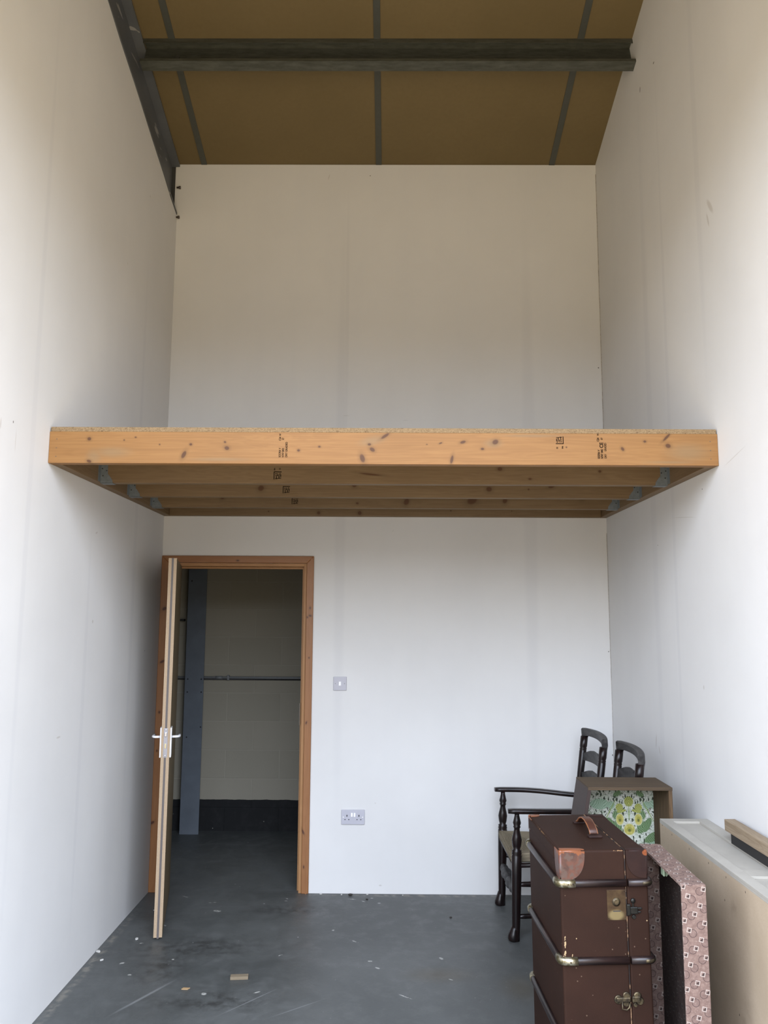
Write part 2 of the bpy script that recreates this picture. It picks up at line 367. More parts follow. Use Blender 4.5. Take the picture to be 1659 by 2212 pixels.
AX0, AX1, AZ, AW = -1.4998, -.4985, 2.108, .046
ab = B(); ab.prism([(AX0, D, 0), (AX0+AW, D, 0), (AX0+AW, D, AZ-AW), (AX0, D, AZ)], (0, -.015, 0), .003)
ab.build('architrave', MAT_ARCH, d1, world=True)
ab = B(); ab.prism([(AX1, D, 0), (AX1, D, AZ), (AX1-AW, D, AZ-AW), (AX1-AW, D, 0)], (0, -.015, 0), .003)
ab.prism([(AX1-.012, D-.014, 0), (AX1-.012, D-.014, AZ-.012), (AX1-.02, D-.014, AZ-.02), (AX1-.02, D-.014, 0)], (0, -.003, 0))
ab.build('architrave', MAT_ARCH, d1, world=True)
ab = B(); ab.prism([(AX0, D, AZ), (AX0+AW, D, AZ-AW), (AX1-AW, D, AZ-AW), (AX1, D, AZ)], (0, -.015, 0), .003)
ab.prism([(AX0+.012, D-.014, AZ-.012), (AX0+.02, D-.014, AZ-.02), (AX1-.02, D-.014, AZ-.02), (AX1-.012, D-.014, AZ-.012)], (0, -.003, 0))
ab.build('architrave', MAT_ARCHH, d1, world=True)
lb = B()
for sx_, x in ((1, DX0), (-1, DX1)):
    lb.box(x-.001*sx_, x+.022*sx_, D-.001, D+.12, 0, DZ-.001, .0015)
    lb.box(x+.022*sx_, x+.036*sx_, D+.045, D+.08, 0, DZ-.034, .0015)
lb.build('lining', MAT_LIN, d1, world=True)
lb = B(); lb.box(DX0+.022, DX1-.022, D-.001, D+.12, DZ-.022, DZ-.001, .0015); lb.box(DX0+.022, DX1-.022, D+.045, D+.08, DZ-.036, DZ-.022, .0015)
lb.build('head_lining', wood('pale_pine_lining_level', (.38, .20, .085), (.31, .155, .06), 'x', .5), d1, world=True)
MAT_STEEL = plain('brushed_steel', (.55, .55, .57), .3, 1)
sb_ = B(); sb_.box(DX1-.0375, DX1-.0355, D+.012, D+.034, 1.02, 1.16); sb_.build('strike_plate', plain('dulled_steel', (.2, .19, .17), .5, .8), d1, world=True)
# leaf, local frame: x along leaf from hinge (0) to tip (-y in world when open)
ang = math.atan2(-.745, .162)       # direction hinge -> tip
LW, LT, LH = .762, .045, 2.036
MAT_VEN = wood('dark_olive_door_face', (.16, .12, .065), (.125, .09, .045), 'z', .5)
MAT_EDGE = plain('particleboard_edge', (.36, .265, .17), .75, var=.1, scale=220)
MAT_INTU = plain('grey_brown_seal_strip', (.10, .085, .08), .6)
leaf = B(); leaf.box(0, LW-.003, -LT/2, LT/2, .012, LH, .001)
lf = leaf.build('door_leaf', MAT_VEN, d1)
lf.location = (-1.389+1.0, -.012, 0); lf.rotation_euler = (0, 0, ang)
eb = B(); eb.box(LW-.003, LW, -LT/2, -.0058, .012, LH); eb.box(LW-.003, LW, .0058, LT/2, .012, LH); eb.build('edge_lipping', MAT_EDGE, lf, 'tan edge lipping of the door')
eb = B(); eb.box(LW-.003, LW-.0012, -.0058, .0058, .006, LH); eb.build('seal_strip', MAT_INTU, lf, 'dark seal strip running up the door edge')
fb = B(); fb.box(LW-.002, LW+.0008, -.0105, .0105, .942, 1.098, .0005)
fb.build('lock_faceplate', plain('grey_blue_steel_plate', (.30, .31, .36), .35, .9), lf)
for z in (.951, 1.088): B().sphere((LW+.001, 0, z), .0042, .4, 1, 1).build('screw', MAT_STEEL, lf)
fb = B(); fb.box(LW, LW+.010, -.006, .006, 1.054, 1.076, .002); fb.build('latch_bolt', MAT_STEEL, lf)
fb = B(); fb.box(LW, LW+.003, -.005, .005, .990, 1.016, .001); fb.build('lock_bolt', plain('brassy_bolt', (.5, .45, .3), .35, .9), lf)
MAT_WMET = plain('white_satin_metal', (.80, .81, .83), .3, .15)
for sd in (-1, 1):
    hb = B(); y0 = sd*LT/2
    hb.box(LW-.085, LW-.038+.03, y0, y0+sd*.0085, .940, 1.100, .002)
    pb = hb.build('handle_backplate', MAT_WMET, lf, 'white backplate of a lever handle')
    hb = B(); c = (LW-.045, y0+sd*.008, 1.047)
    hb.sweep([(c[0], c[1], c[2]), (c[0], c[1]+sd*.018, c[2]), (c[0]-.002, c[1]+sd*.030, c[2]), (c[0]-.010, c[1]+sd*.037, c[2]), (c[0]-.022, c[1]+sd*.040, c[2]), (c[0]-.06, c[1]+sd*.039, c[2]-.002), (c[0]-.105, c[1]+sd*.037, c[2]-.003)], .0075, .0065, power=.85)
    hb.build('lever', MAT_WMET, pb)

# ------------------------------------------------------------------ corridor things
MAT_COLM = plain('blue_grey_steel_paint', (.105, .125, .15), .55, .0, var=.12, scale=8)
ct = thing('steel_column', 'blue-grey painted steel column beyond the doorway, with bolt holes', 'column', (-1.585, 6.7, 0))
cb = B(); cb.box(-1.660, -1.508, 6.655, 6.664, 0, 3.0, .001); cb.box(-1.655, -1.545, 6.742, 6.75, 0, 3.0); cb.box(-1.588, -1.580, 6.664, 6.742, 0, 3.0)
cb.build('shaft', MAT_COLM, ct, world=True)
MAT_BH = plain('black_hole', (.01, .01, .012), .9)
for x, z in ((-1.527, 1.209), (-1.637, 1.209), (-1.524, 1.106), (-1.637, 1.106), (-1.632, 2.004), (-1.63, .75), (-1.52, .83)): B().tube((x, 6.6548, z), (x, 6.658, z), .006, 10).build('bolt_hole', MAT_BH, ct, world=True)
MAT_PIPE = plain('grey_conduit', (.17, .18, .19), .45)
cd_ = thing('conduit', 'grey conduit pipe running level across the corridor blockwork', 'pipe', (-1.1, 6.745, 1.21))
pb = B(); pb.tube((-2.6, 6.748, 1.216), (.6, 6.748, 1.216), .0095); pb.build('pipe', MAT_PIPE, cd_, world=True)
pb = B(); pb.tube((-1.43, 6.748, 1.216), (-1.375, 6.748, 1.216), .0125); pb.build('coupler', MAT_PIPE, cd_, world=True)
pb = B(); pb.box(-1.335, -1.317, 6.733, 6.77, 1.196, 1.236, .003); pb.build('saddle', MAT_PIPE, cd_, world=True)
pb = B(); pb.tube((-2.6, 6.757, 1.200), (-.6, 6.757, 1.200), .004); pb.build('cable', plain('dark_cable', (.03, .03, .035), .5), cd_, world=True)
o = B().box(-1.79, -1.70, 6.70, 6.77, 1.675, 1.692, .002).build('wall_bracket', plain('black_bracket', (.01, .01, .01), .6))
tag(o, 'short black bracket on the blockwork left of the steel column', 'bracket')

# ------------------------------------------------------------------ roof steel
m = M('grey_painted_rafter', .5, 0, .5); P = m.pos()
c = m.mix(m.mr(m.noise(P, 5, 4), .35, .7), (.082, .088, .096), (.105, .112, .122))
c = m.mix(m.math('MULTIPLY', m.math('GREATER_THAN', m.noise(m.mapv(P, (4, 3, 14)), 1.6, 2), .66), .5), c, (.42, .41, .38))
m.color(c); MAT_RAFT = m.m
rt = thing('steel_rafter', 'grey painted steel rafter sloping up along the top of the left wall', 'rafter', (-1.56, 4.0, 4.4))
y0, y1 = FRONT, 5.29
def slab(b, x0, x1, za, zb):   # a strip following the slope, offsets below the roof
    b.prism([(x0, y0, roof(y0)-za), (x0, y1, roof(y1)-za), (x0, y1, roof(y1)-zb), (x0, y0, roof(y0)-zb)], (x1-x0, 0, 0))
RB = roof(5.34)-4.475+.004
b = B(); slab(b, -1.555, -1.545, RB-.012, .03); b.build('web', MAT_RAFT, rt, world=True)
b = B(); slab(b, -1.62, -1.4965, RB-.006, RB-.02); b.build('bottom_flange', MAT_RAFT, rt, world=True)
b = B(); slab(b, -1.62, -1.490, .032, .018); b.build('top_flange', MAT_RAFT, rt, world=True)
MAT_RB = plain('rusty_bolt', (.09, .07, .06), .6, .4)
for z, y in ((4.69, 5.285), (4.47, 5.285)):
    b = B(); b.lathe((-1.505, y, z), (-1.478, y, z), [(0, .006), (.6, .006), (.6, .011), (1, .011)], 8); b.build('bolt', MAT_RB, rt, world=True)
m = M('galvanised_purlin', .5, .35, .5); P = m.pos()
c = m.mix(m.mr(m.noise(m.mapv(P, (3, 14, 14)), 3, 5, .7), .35, .7), (.058, .061, .050), (.105, .110, .094)); m.color(c)
MAT_PURL = m.m
pt = thing('steel_purlin', 'dark grey steel channel purlin crossing the tan ceiling', 'purlin', (0, 4.42, 4.95))
th = math.atan(SL)
def pp(a, bb):   # a along slope (towards camera +), bb below the roof; anchor y=4.475
    y = 4.462; z = roof(y)
    return (y-a*math.cos(th)-bb*math.sin(th), z+a*math.sin(th)-bb*math.cos(th))
def cseg(bld, a0, b0, a1, b1, x0=-1.49, x1=XR+.004):
    q = [pp(a0, b0), pp(a1, b0), pp(a1, b1), pp(a0, b1)]
    bld.prism([(x0, y, z) for y, z in q], (x1-x0, 0, 0))
b = B(); cseg(b, -.003, .002, .0, .2); b.build('web', MAT_PURL, pt, world=True)
b = B(); cseg(b, 0, .197, .062, .2); cseg(b, .059, .178, .062, .197); b.build('bottom_flange', MAT_PURL, pt, world=True)
b = B(); cseg(b, 0, .002, .062, .005); cseg(b, .059, .005, .062, .040); b.build('top_flange', MAT_PURL, pt, world=True)
MAT_DB = plain('dark_bolt', (.04, .04, .035), .6, .4)
for x in (-1.29, -1.28):
    y, z = pp(.0, .09 if x == -1.29 else .15); b = B(); b.lathe((x, y, z), (x, y-.012, z-.003), [(0, .012), (1, .012)], 8); b.build('bolt', MAT_DB, pt, world=True)

# ------------------------------------------------------------------ mezzanine
FK = [(-1.324, 2.479, .008, .007, 0), (-1.32, 2.379, .010, .006, .3), (-1.013, 2.455, .003, .003, 0), (-.905, 2.410, .008, .017, .45), (-.876, 2.456, .006, .005, 0), (-.726, 2.467, .005, .004, .3), (-.717, 2.440, .010, .008, .3),
      (-.311, 2.448, .005, .004, 0), (-.402, 2.431, .006, .005, 0), (-.023, 2.497, .020, .006, -.6), (-.092, 2.459, .007, .005, 0), (-.079, 2.436, .012, .008, .6), (-.122, 2.397, .010, .018, -.3), (.318, 2.471, .012, .006, -.3),
      (.46, 2.472, .013, .010, -.4), (.403, 2.441, .007, .005, 0), (.269, 2.393, .006, .018, .2), (1.113, 2.477, .006, .005, 0), (1.015, 2.443, .006, .009, -.6), (1.209, 2.496, .022, .005, -.8), (1.214, 2.458, .011, .009, .3), (-1.17, 2.474, .003, .003, 0), (-1.12, 2.487, .004, .003, 0), (.16, 2.46, .003, .002, 0), (.22, 2.466, .007, .003, -.4), (.77, 2.45, .003, .003, 0)]
KN = [on_y(*k) for k in FK]
ST = [on_y(-1.22, 2.42, .12, .035), on_y(-1.3, 2.40, .05, .05), on_y(-.08, 2.475, .09, .03, -.2), on_y(.45, 2.465, .06, .03), on_y(1.3, 2.43, .14, .06), on_y(-.75, 2.39, .2, .012), on_y(.62, 2.5, .2, .01), on_y(1.22, 2.385, .16, .008)]
NL = [on_y(x, z, .0025, .0025) for x in (-1.467, 1.398) for z in (2.400, 2.438, 2.478)]
def pine(name, knots, axis='x', c=((.28, .143, .046), (.225, .108, .032)), **k):
    if knots: knots = [(c_, (r_[0]*1.3, r_[1], r_[2]*1.3), a_) for c_, r_, a_ in knots]
    return wood(name, c[0], c[1], axis, .55, knots=knots, knotcol=(.075, .03, .010), **k)
MAT_RIM = pine('new_pine_rim', KN, stain=ST, nails=NL, ring=.8)
SHADED_PINE = ((.205, .136, .070), (.155, .098, .048))  # rim pine darkened: shade under the deck put into the colour
mz = thing('mezzanine_platform', 'pine joist mezzanine platform spanning wall to wall above the doorway', 'platform', (-.034, 4.38, MZB))
rim = B().box(XL+.001, XR-.001, MZY, MZY+.045, MZB, MZT, .0015).build('rim_joist', MAT_RIM, mz, world=True, label='orange pine rim joist stamped with black grading marks')
JY = (3.98, 4.428, 4.861)
JK = [[on_y(.55, 2.45-.0, .012, .009), on_y(1.05, 2.44, .007, .006), on_y(-.42, 2.49, .004, .003), on_y(.70, 2.40, .008, .005), on_y(-.1, 2.42, .05, .004, .1)],
      [on_y(-.72, 2.42, .016, .014, -.5), on_y(-.2, 2.44, .012, .011), on_y(-.09, 2.455, .005, .005), on_y(.55, 2.42, .015, .013), on_y(.9, 2.44, .02, .01, -.4), on_y(-.62, 2.46, .008, .004), on_y(-.95, 2.455, .007, .004), on_y(.77, 2.42, .004, .004)],
      [on_y(-1.02, 2.44, .012, .02, .5), on_y(.1, 2.41, .015, .02, .5), on_y(-.2, 2.40, .008, .006), on_y(.7, 2.42, .013, .016, .4), on_y(1.17, 2.45, .014, .02, .2), on_y(.50, 2.42, .03, .02, -.4)]]
JLAB = ['joist nearest the front rim', 'middle joist of the three', 'joist nearest the back wall']
hang = plain('galvanised_hanger', (.20, .23, .25), .45, .5, var=.15, scale=50)
holes = plain('hanger_nail_hole', (.02, .02, .02), .8)
joists = []
for i, y in enumerate(JY):
    j = B().box(XL+.047, XR-.047, y, y+.045, MZB, MZT-.001, .002).build('joist', pine('shaded_joist_pine_%d' % i, JK[i], c=SHADED_PINE), mz, world=True, label=JLAB[i]); joists.append(j)
    for s_, x in ((1, XL+.0455), (-1, XR-.0455)):
        h = B()
        for yy, dy in ((y-.0016, -1), (y+.0466, 1)):
            h.prism([(x, yy, MZB-.002), (x+s_*.062, yy, MZB-.002), (x+s_*.060, yy, MZB+.014), (x+s_*.046, yy, MZB+.034), (x+s_*.036, yy, MZB+.046), (x+s_*.034, yy, MZT-.012), (x, yy, MZT-.012)], (0, .0014, 0))
            h.box(x, x+s_*.0015, yy if dy < 0 else yy, yy+dy*.034, MZB+.004, MZT-.012)
        h.box(x, x+s_*.062, y-.0016, y+.048, MZB-.0025, MZB-.0008)
        ho = h.build('joist_hanger', hang, mz, world=True)
        for dx, dz in ((.012, .036), (.030, .062), (.010, .10), (.008, .072)): B().tube((x+s_*dx, y-.0024, MZB+dz), (x+s_*dx, y-.0015, MZB+dz), .0034, 8).build('nail_hole', holes, ho).location = -mz.location
BK = [on_y(-.47, 2.392, .01, .01), on_y(-.2, 2.392, .012, .012), on_y(-.8, 2.40, .004, .004), on_y(.4, 2.41, .004, .004), on_y(.8, 2.41, .003, .003)]
B().box(XL+.047, XR-.047, D-.046, D-.001, MZB, MZT-.001, .002).build('back_ledger', pine('shaded_ledger_pine', BK, c=SHADED_PINE), mz, world=True)
sidep = pine('shaded_side_ledger_pine', None, 'y', c=SHADED_PINE)
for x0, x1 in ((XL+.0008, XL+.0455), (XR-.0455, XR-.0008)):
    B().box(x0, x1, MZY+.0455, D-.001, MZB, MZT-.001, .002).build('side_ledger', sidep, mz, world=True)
m = M('chipboard_deck', .8, 0, .2); P = m.pos(); ps = m.mapv(P, (1, 1, 2.2))
v1 = m.voro(ps, 240, 'Color'); bw_ = m.n('ShaderNodeRGBToBW'); m.l(v1, bw_.inputs[0])
c = m.mix(m.mr(bw_.outputs[0], .25, .75), (.165, .110, .058), (.27, .192, .108)); c = m.mix(m.math('GREATER_THAN', m.noise(ps, 90, 3), .66), c, (.10, .06, .03)); m.color(c); MAT_CHIP = m.m
B().box(XL+.006, XR-.006, MZY+.001, D-.001, MZT, MZT+.021, .001).build('chipboard_deck', MAT_CHIP, mz, world=True)
# ink stamps on the timbers
MAT_INK = plain('black_ink', (.007, .005, .004), .95, spec=.05)
def text_into(b, txt, size, x, z, y, squeeze=.8, bold=.0):
    bold += .00035
    cu = bpy.data.curves.new('t', 'FONT'); cu.body = txt; cu.size = size; cu.offset = bold
    to = bpy.data.objects.new('t', cu); COL.objects.link(to)
    dg = bpy.context.evaluated_depsgraph_get(); me = bpy.data.meshes.new_from_object(to.evaluated_get(dg))
    vs = [b.bm.verts.new(V(x-v.co.y, y, z+v.co.x*squeeze)) for v in me.vertices]
    for p_ in me.polygons:
        try: b.bm.faces.new([vs[i] for i in p_.vertices])
        except ValueError: pass
    bpy.data.objects.remove(to); bpy.data.curves.remove(cu); bpy.data.meshes.remove(me)
def boxmark(b, x0, z0, w_, y, flip):
    t_ = w_*.10
    def r(a0, a1, c0, c1):
        if flip: a0, a1, c0, c1 = 1-a1, 1-a0, 1-c1, 1-c0
        b.box(x0+a0*w_, x0+a1*w_, y-.0003, y, z0+c0*w_, z0+c1*w_)
    r(0, .1, 0, 1); r(0, 1, .9, 1)
    for q in ((.2, .5, .05, .14), (.3, .4, .05, .4), (.5, .95, .1, .18), (.62, .72, .1, .5), (.8, .95, .28, .36), (.2, .6, .45, .53), (.45, .53, .5, .8), (.2, .38, .66, .76), (.6, .95, .55, .63), (.7, .9, .72, .8), (.84, .94, .38, .6)): r(*q)
yk = MZY-.0005
b = B()
text_into(b, 'SODRA V', .0125, -.480, 2.400, yk); text_into(b, 'C24', .0125, -.480, 2.474, yk); text_into(b, 'W', .0115, -.480, 2.496, yk)
text_into(b, 'N747 0402', .0125, -.466, 2.400, yk, .72); text_into(b, '07', .0115, -.467, 2.478, yk)
text_into(b, 'DRY GRADED', .0125, -.451, 2.400, yk, .88)
b.build('ink_stamp', MAT_INK, rim, uv=False).location = -mz.location
b = B()
text_into(b, 'SODRA V', .0130, .915, 2.400, yk, .72, .0002); text_into(b, 'C24', .0130, .913, 2.476, yk, .75, .0002); text_into(b, 'W', .0115, .913, 2.502, yk)
text_into(b, 'N747', .0130, .929, 2.400, yk, .72, .0002); text_into(b, '0402', .0130, .929, 2.425, yk, .65, .0002); text_into(b, 'CE', .0215, .930, 2.447, yk, .95, .0003); text_into(b, '07', .0115, .929, 2.484, yk)
text_into(b, 'DRY', .0125, .944, 2.401, yk, .8); text_into(b, 'GRADED', .0125, .944, 2.432, yk, .75)
b.build('ink_stamp', MAT_INK, rim, uv=False).location = -mz.location
b = B(); boxmark(b, .724, 2.464, .034, MZY-.0001, True); text_into(b, '03', .010, .733, 2.443, yk); text_into(b, '994', .010, .757, 2.443, yk)
b.build('ink_stamp', MAT_INK, rim, uv=False).location = -mz.location
for j, y, x in ((joists[0], JY[0], -.585), (joists[1], JY[1], -.598), (joists[2], JY[2], -.60)):
    b = B(); boxmark(b, x, 2.392, .040, y-.0001, False)
    text_into(b, '994', .010, x+.008, 2.438, y-.0005); text_into(b, '03', .010, x+.034, 2.442, y-.0005)
    b.build('ink_stamp', MAT_INK, j, uv=False).location = -mz.location

# ------------------------------------------------------------------ switch and socket
MAT_PLATE = plain('grey_white_plastic', (.44, .44, .49), .35, var=.02)
MAT_WHITE = plain('bright_white_plastic', (.9, .9, .9), .3, var=.01)
MAT_SLOT = plain('dark_slot', (.02, .02, .025), .6)
sw = thing('light_switch', 'single light switch plate on the back wall right of the doorway', 'light switch', (-.317, D, 1.242))
b = B(); b.box(-.360, -.275, D-.010, D, 1.244, 1.330, .0025, 3); b.build('plate', MAT_PLATE, sw, world=True)
b = B(); b.box(-.3255, -.3105, D-.015, D-.009, 1.274, 1.300, .002); b.build('rocker', MAT_WHITE, sw, world=True)
MAT_GS = plain('grey_screw', (.25, .24, .26), .4, .5)
for x in (-.347, -.288): B().lathe((x, D-.0108, 1.287), (x, D-.009, 1.287), [(0, .003), (1, .0035)], 10).build('screw', MAT_GS, sw, world=True)
so = thing('power_socket', 'double power socket low on the back wall below the light switch', 'socket', (-.225, D, .412))
b = B(); b.box(-.2985, -.1515, D-.010, D, .416, .505, .0025, 3); b.build('plate', MAT_PLATE, so, world=True)
for x in (-.2375, -.2205): b = B(); b.box(x, x+.011, D-.014, D-.009, .463, .487, .0015); b.build('rocker', MAT_WHITE, so, world=True)
for cx in (-.263, -.187):
    for q_ in ((cx-.003, cx+.003, .464, .475), (cx-.0155, cx-.0085, .444, .449), (cx+.0085, cx+.0155, .444, .449)):
        B().box(q_[0], q_[1], D-.0108, D-.0095, q_[2], q_[3]).build('pin_hole', MAT_SLOT, so, world=True)
for x in (-.286, -.164): B().lathe((x, D-.0108, .461), (x, D-.009, .461), [(0, .003), (1, .0035)], 10).build('screw', MAT_WHITE, so, world=True)

# ------------------------------------------------------------------ chairs
m = M('dark_turned_oak', .28, 0, .35); p = m.obj()
n_ = m.noise(m.mapv(p, (40, 40, 4)), 1, 4); c = m.mix(m.mr(n_, .35, .7), (.005, .0035, .0035), (.013, .006, .0055)); m.color(c); m.bump(n_, .1, .001); MAT_DARK = m.m
m = M('worn_dark_rail', .5, 0, .4); p = m.obj()
n_ = m.noise(m.mapv(p, (30, 8, 30)), 1.5, 5, .7); c = m.mix(m.mr(n_, .42, .68), (.011, .010, .010), (.050, .046, .044)); m.color(c); m.bump(n_, .2, .001); MAT_WORN = m.m
m = M('woven_rush', .85, 0, .2); u = m.uv(); wv = m.sep(u)
s1 = m.math('SINE', m.math('MULTIPLY', m.math('ADD', wv[1], m.math('MULTIPLY', m.noise(m.mapv(u, (9, 60, 1)), 1, 3), .004)), 900))
c = m.mix(m.mr(s1, -1, .6), (.11, .088, .055), (.46, .385, .26)); c = m.mix(m.mr(m.noise(u, 14, 4), .4, .7, 0, .5), c, (.26, .225, .16)); m.color(c); m.bump(s1, .9, .003); MAT_RUSH = m.m

def vase_leg(b, p0, p1, seg=18):    # foot to arm: plain shaft, then ring turnings and a vase below the arm
    prof = [(0, .020), (.07, .020), (.09, .021), (.14, .022), (.50, .027), (.665, .0275), (.672, .0245), (.684, .028), (.694, .0245), (.706, .027), (.715, .0185), (.745, .024), (.79, .0275), (.82, .0235), (.87, .0155), (.885, .017), (.893, .021), (.90, .017), (.925, .0225), (.95, .018), (.985, .013), (1, .013)]
    b.lathe(p0, p1, prof, seg)
def chair(name, label, loc, rotz, arms=True, W=.46, FW=.545, depth=.55, grp=None):
    """local: faces -X; width along Y; back at +X side"""
    t = thing(name, label, 'chair', loc, (0, 0, rotz), grp)
    H, SH = 1.05, .43
    hb, hf = W/2, FW/2
    # rear posts lean back
    for s_ in (-1, 1):
        b = B(); y = s_*(hb-.018)
        pts = [(depth-.07, y, 0), (depth-.045, y, .2), (depth-.03, y, .43), (depth-.005, y, .70), (depth+.035, y, 1.0)]
        prev = None; rr = []
        segs = 14
        prof = [(0, .017), (.1, .019), (.43, .021), (.60, .021), (.615, .0235), (.63, .020), (.645, .023), (.66, .0200), (.78, .0205), (.915, .0215), (.918, .0195), (.924, .0225), (.93, .0195), (.94, .0225), (1.0, .0225)]
        def at_(z):
            for q in range(len(pts)-1):
                if z <= pts[q+1][2]+1e-9:
                    f = (z-pts[q][2])/(pts[q+1][2]-pts[q][2]); return V(*pts[q]).lerp(V(*pts[q+1]), f)
            return V(*pts[-1])
        for z, r in prof:
            c = at_(z); rr.append([c+V(r*math.cos(2*PI*k/segs), r*math.sin(2*PI*k/segs), 0) for k in range(segs)])
        b.rings(rr); b.build('back_post', MAT_DARK, t)
    # crest rail: bowed backwards, flat, arched on top and dropping over the posts
    b = B(); n = 14; rr = []
    for i in range(n+1):
        f = i/n; y = -hb+W*f; bow = .030*4*f*(1-f); arch = .006*math.sin(PI*f); x = depth+.036+bow
        hgt = .026+.020*abs(2*f-1)**6
        top = H-.004+arch; bot = top-.040-.030*(abs(2*f-1)**10)
        rr.append([V(x-.013, y, bot), V(x+.013, y, bot), V(x+.020, y, (top+bot)/2), V(x+.019, y, top-.004), V(x+.012, y, top), V(x-.008, y, top), V(x-.016, y, top-.006)])
    b.rings(rr, smooth=False); b.build('crest_rail', MAT_WORN, t)
    # two shaped slats
    for zc in (.898, .785):
        b = B(); rr = []
        for i in range(n+1):
            f = i/n; y = -(hb-.03)+(W-.06)*f; x = depth+.002+(zc-.70)*.10+.026*math.sin(PI*f)
            top = zc+.030-.016*math.cos(2*PI*f)*1.0-.010*abs(math.cos(2*PI*f))**3; bot = zc-.038+.008*math.cos(PI*(f-.5))
            rr.append([V(x-.006, y, bot), V(x+.006, y, bot), V(x+.006, y, top), V(x-.006, y, top)])
        b.rings(rr, smooth=False); b.build('back_slat', MAT_WORN, t)
    # front legs with pad feet
    LHt = .655 if arms else SH+.015
    for s_ in (-1, 1):
        b = B(); y = s_*(hf-.027)
        if arms: vase_leg(b, (.030, y, 0), (.045, y, LHt))
        else: b.lathe((.036, y, 0), (.042, y, LHt), [(0, .020), (.12, .021), (.7, .026), (.95, .027), (1, .020)])
        b.lathe((.014, y, 0), (.026, y, .075), [(0, .025), (.10, .029), (.30, .0305), (.50, .028), (.75, .0225), (1, .019)], 18)
        b.build('front_leg', MAT_DARK, t)
    # arms
    if arms:
        for s_ in (-1, 1):
            y0, y1 = s_*(hf-.020), s_*(hb-.020)
            path = []; sc = []
            for i in range(15):
                f = i/14; x = -.005+(depth+.0)*f
                y = y0+(y1-y0)*f+s_*.022*math.sin(PI*min(1, f*1.25))
                z = .668-.018*f+.006*math.sin(PI*f)
                path.append((x, y, z)); sc.append(1.0 if f > .03 else .86)
            b = B(); b.sweep(path, .024, .0135, power=.6, scale=sc); b.build('arm', MAT_DARK, t)
    # stretchers
    b = B(); zf = .235; prof = [(0, .010), (.06, .012), (.12, .020), (.17, .025), (.22, .019), (.27, .026), (.34, .033), (.41, .026), (.46, .020), (.5, .028), (.54, .020), (.59, .026), (.66, .033), (.73, .026), (.78, .019), (.83, .025), (.88, .020), (.94, .012), (1, .010)]
    b.lathe((.034, -hf+.03, zf), (.034, hf-.03, zf), prof); b.build('front_stretcher', MAT_WORN, t, label='bulbous turned front stretcher')
    for s_ in (-1, 1):
        ya, yb = s_*(hf-.027), s_*(hb-.018)
        for z in (.122, .285):
            b = B(); b.lathe((.034, ya, z), (depth-.055, yb, z), [(0, .010), (.1, .013), (.9, .013), (1, .010)]); b.build('side_stretcher', MAT_DARK, t)
    b = B(); b.tube((depth-.048, -hb+.02, .20), (depth-.048, hb-.02, .20), .012); b.build('rear_stretcher', MAT_DARK, t)
    # seat rails and rush seat
    fr = [(.030, -hf+.02), (.030, hf-.02), (depth-.035, hb-.02), (depth-.035, -hb+.02)]
    b = B()
    for i in (0, 1, 3):
        a, c = fr[i], fr[(i+1) % 4]; b.tube((a[0], a[1], SH-.045), (c[0], c[1], SH-.045), .013)
    b.build('seat_rail', MAT_DARK, t)
    b = B(); cx = (depth-.005)/2
    out = [(.012, -hf+.052), (.012, hf-.052), (depth-.03, hb-.035), (depth-.03, -hb+.035)]
    zt, zb = SH+.006, SH-.040
    mid = b.bm.verts.new(V(cx, 0, zt-.012)); mb = b.bm.verts.new(V(cx, 0, zb+.008))
    for i in range(4):
        a, c = V(*out[i], 0), V(*out[(i+1) % 4], 0); ctr = V(cx, 0, 0); e_ = (c-a).normalized(); nrm = V(e_.y, -e_.x, 0)
        if (a-ctr).dot(nrm) < 0: nrm = -nrm
        N = 8; rows = []
        for k, (inset, z) in enumerate(((0.02, zt), (.004, zt-.006), (0, (zt+zb)/2), (.006, zb+.006), (.02, zb))):
            rows.append([b.bm.verts.new((a+(ctr-a)*inset*1.2).lerp(c+(ctr-c)*inset*1.2, j/N)+V(0, 0, z)) for j in range(N+1)])
        def uvf(f):
            for l in f.loops:
                q = l.vert.co-a; l[b.uvl].uv = (q.dot(e_)+i*.37, (V(q.x, q.y, 0).dot(nrm))+l.vert.co.z)
        for r_ in range(4):
            for j in range(N):
                f = b.bm.faces.new((rows[r_][j], rows[r_][j+1], rows[r_+1][j+1], rows[r_+1][j])); f.smooth = True; uvf(f)
        for j in range(N):
            f = b.bm.faces.new((rows[0][j], rows[0][j+1], mid)); uvf(f)
            f = b.bm.faces.new((rows[4][j+1], rows[4][j], mb)); uvf(f)
    bmesh.ops.recalc_face_normals(b.bm, faces=b.bm.faces)
    b.build('seat', MAT_RUSH, t, uv=False, label='woven rush seat')
    return t
chair('armchair', 'dark turned wooden armchair with rush seat, nearest the back wall', (.655, 4.85, 0), .0, True, .478, .60, .505)
chair('ladderback_chair', 'dark ladder-back chair whose back rises by the right wall behind the wooden box', (.800, 4.350, 0), -.05, False, .475, .44, .415)

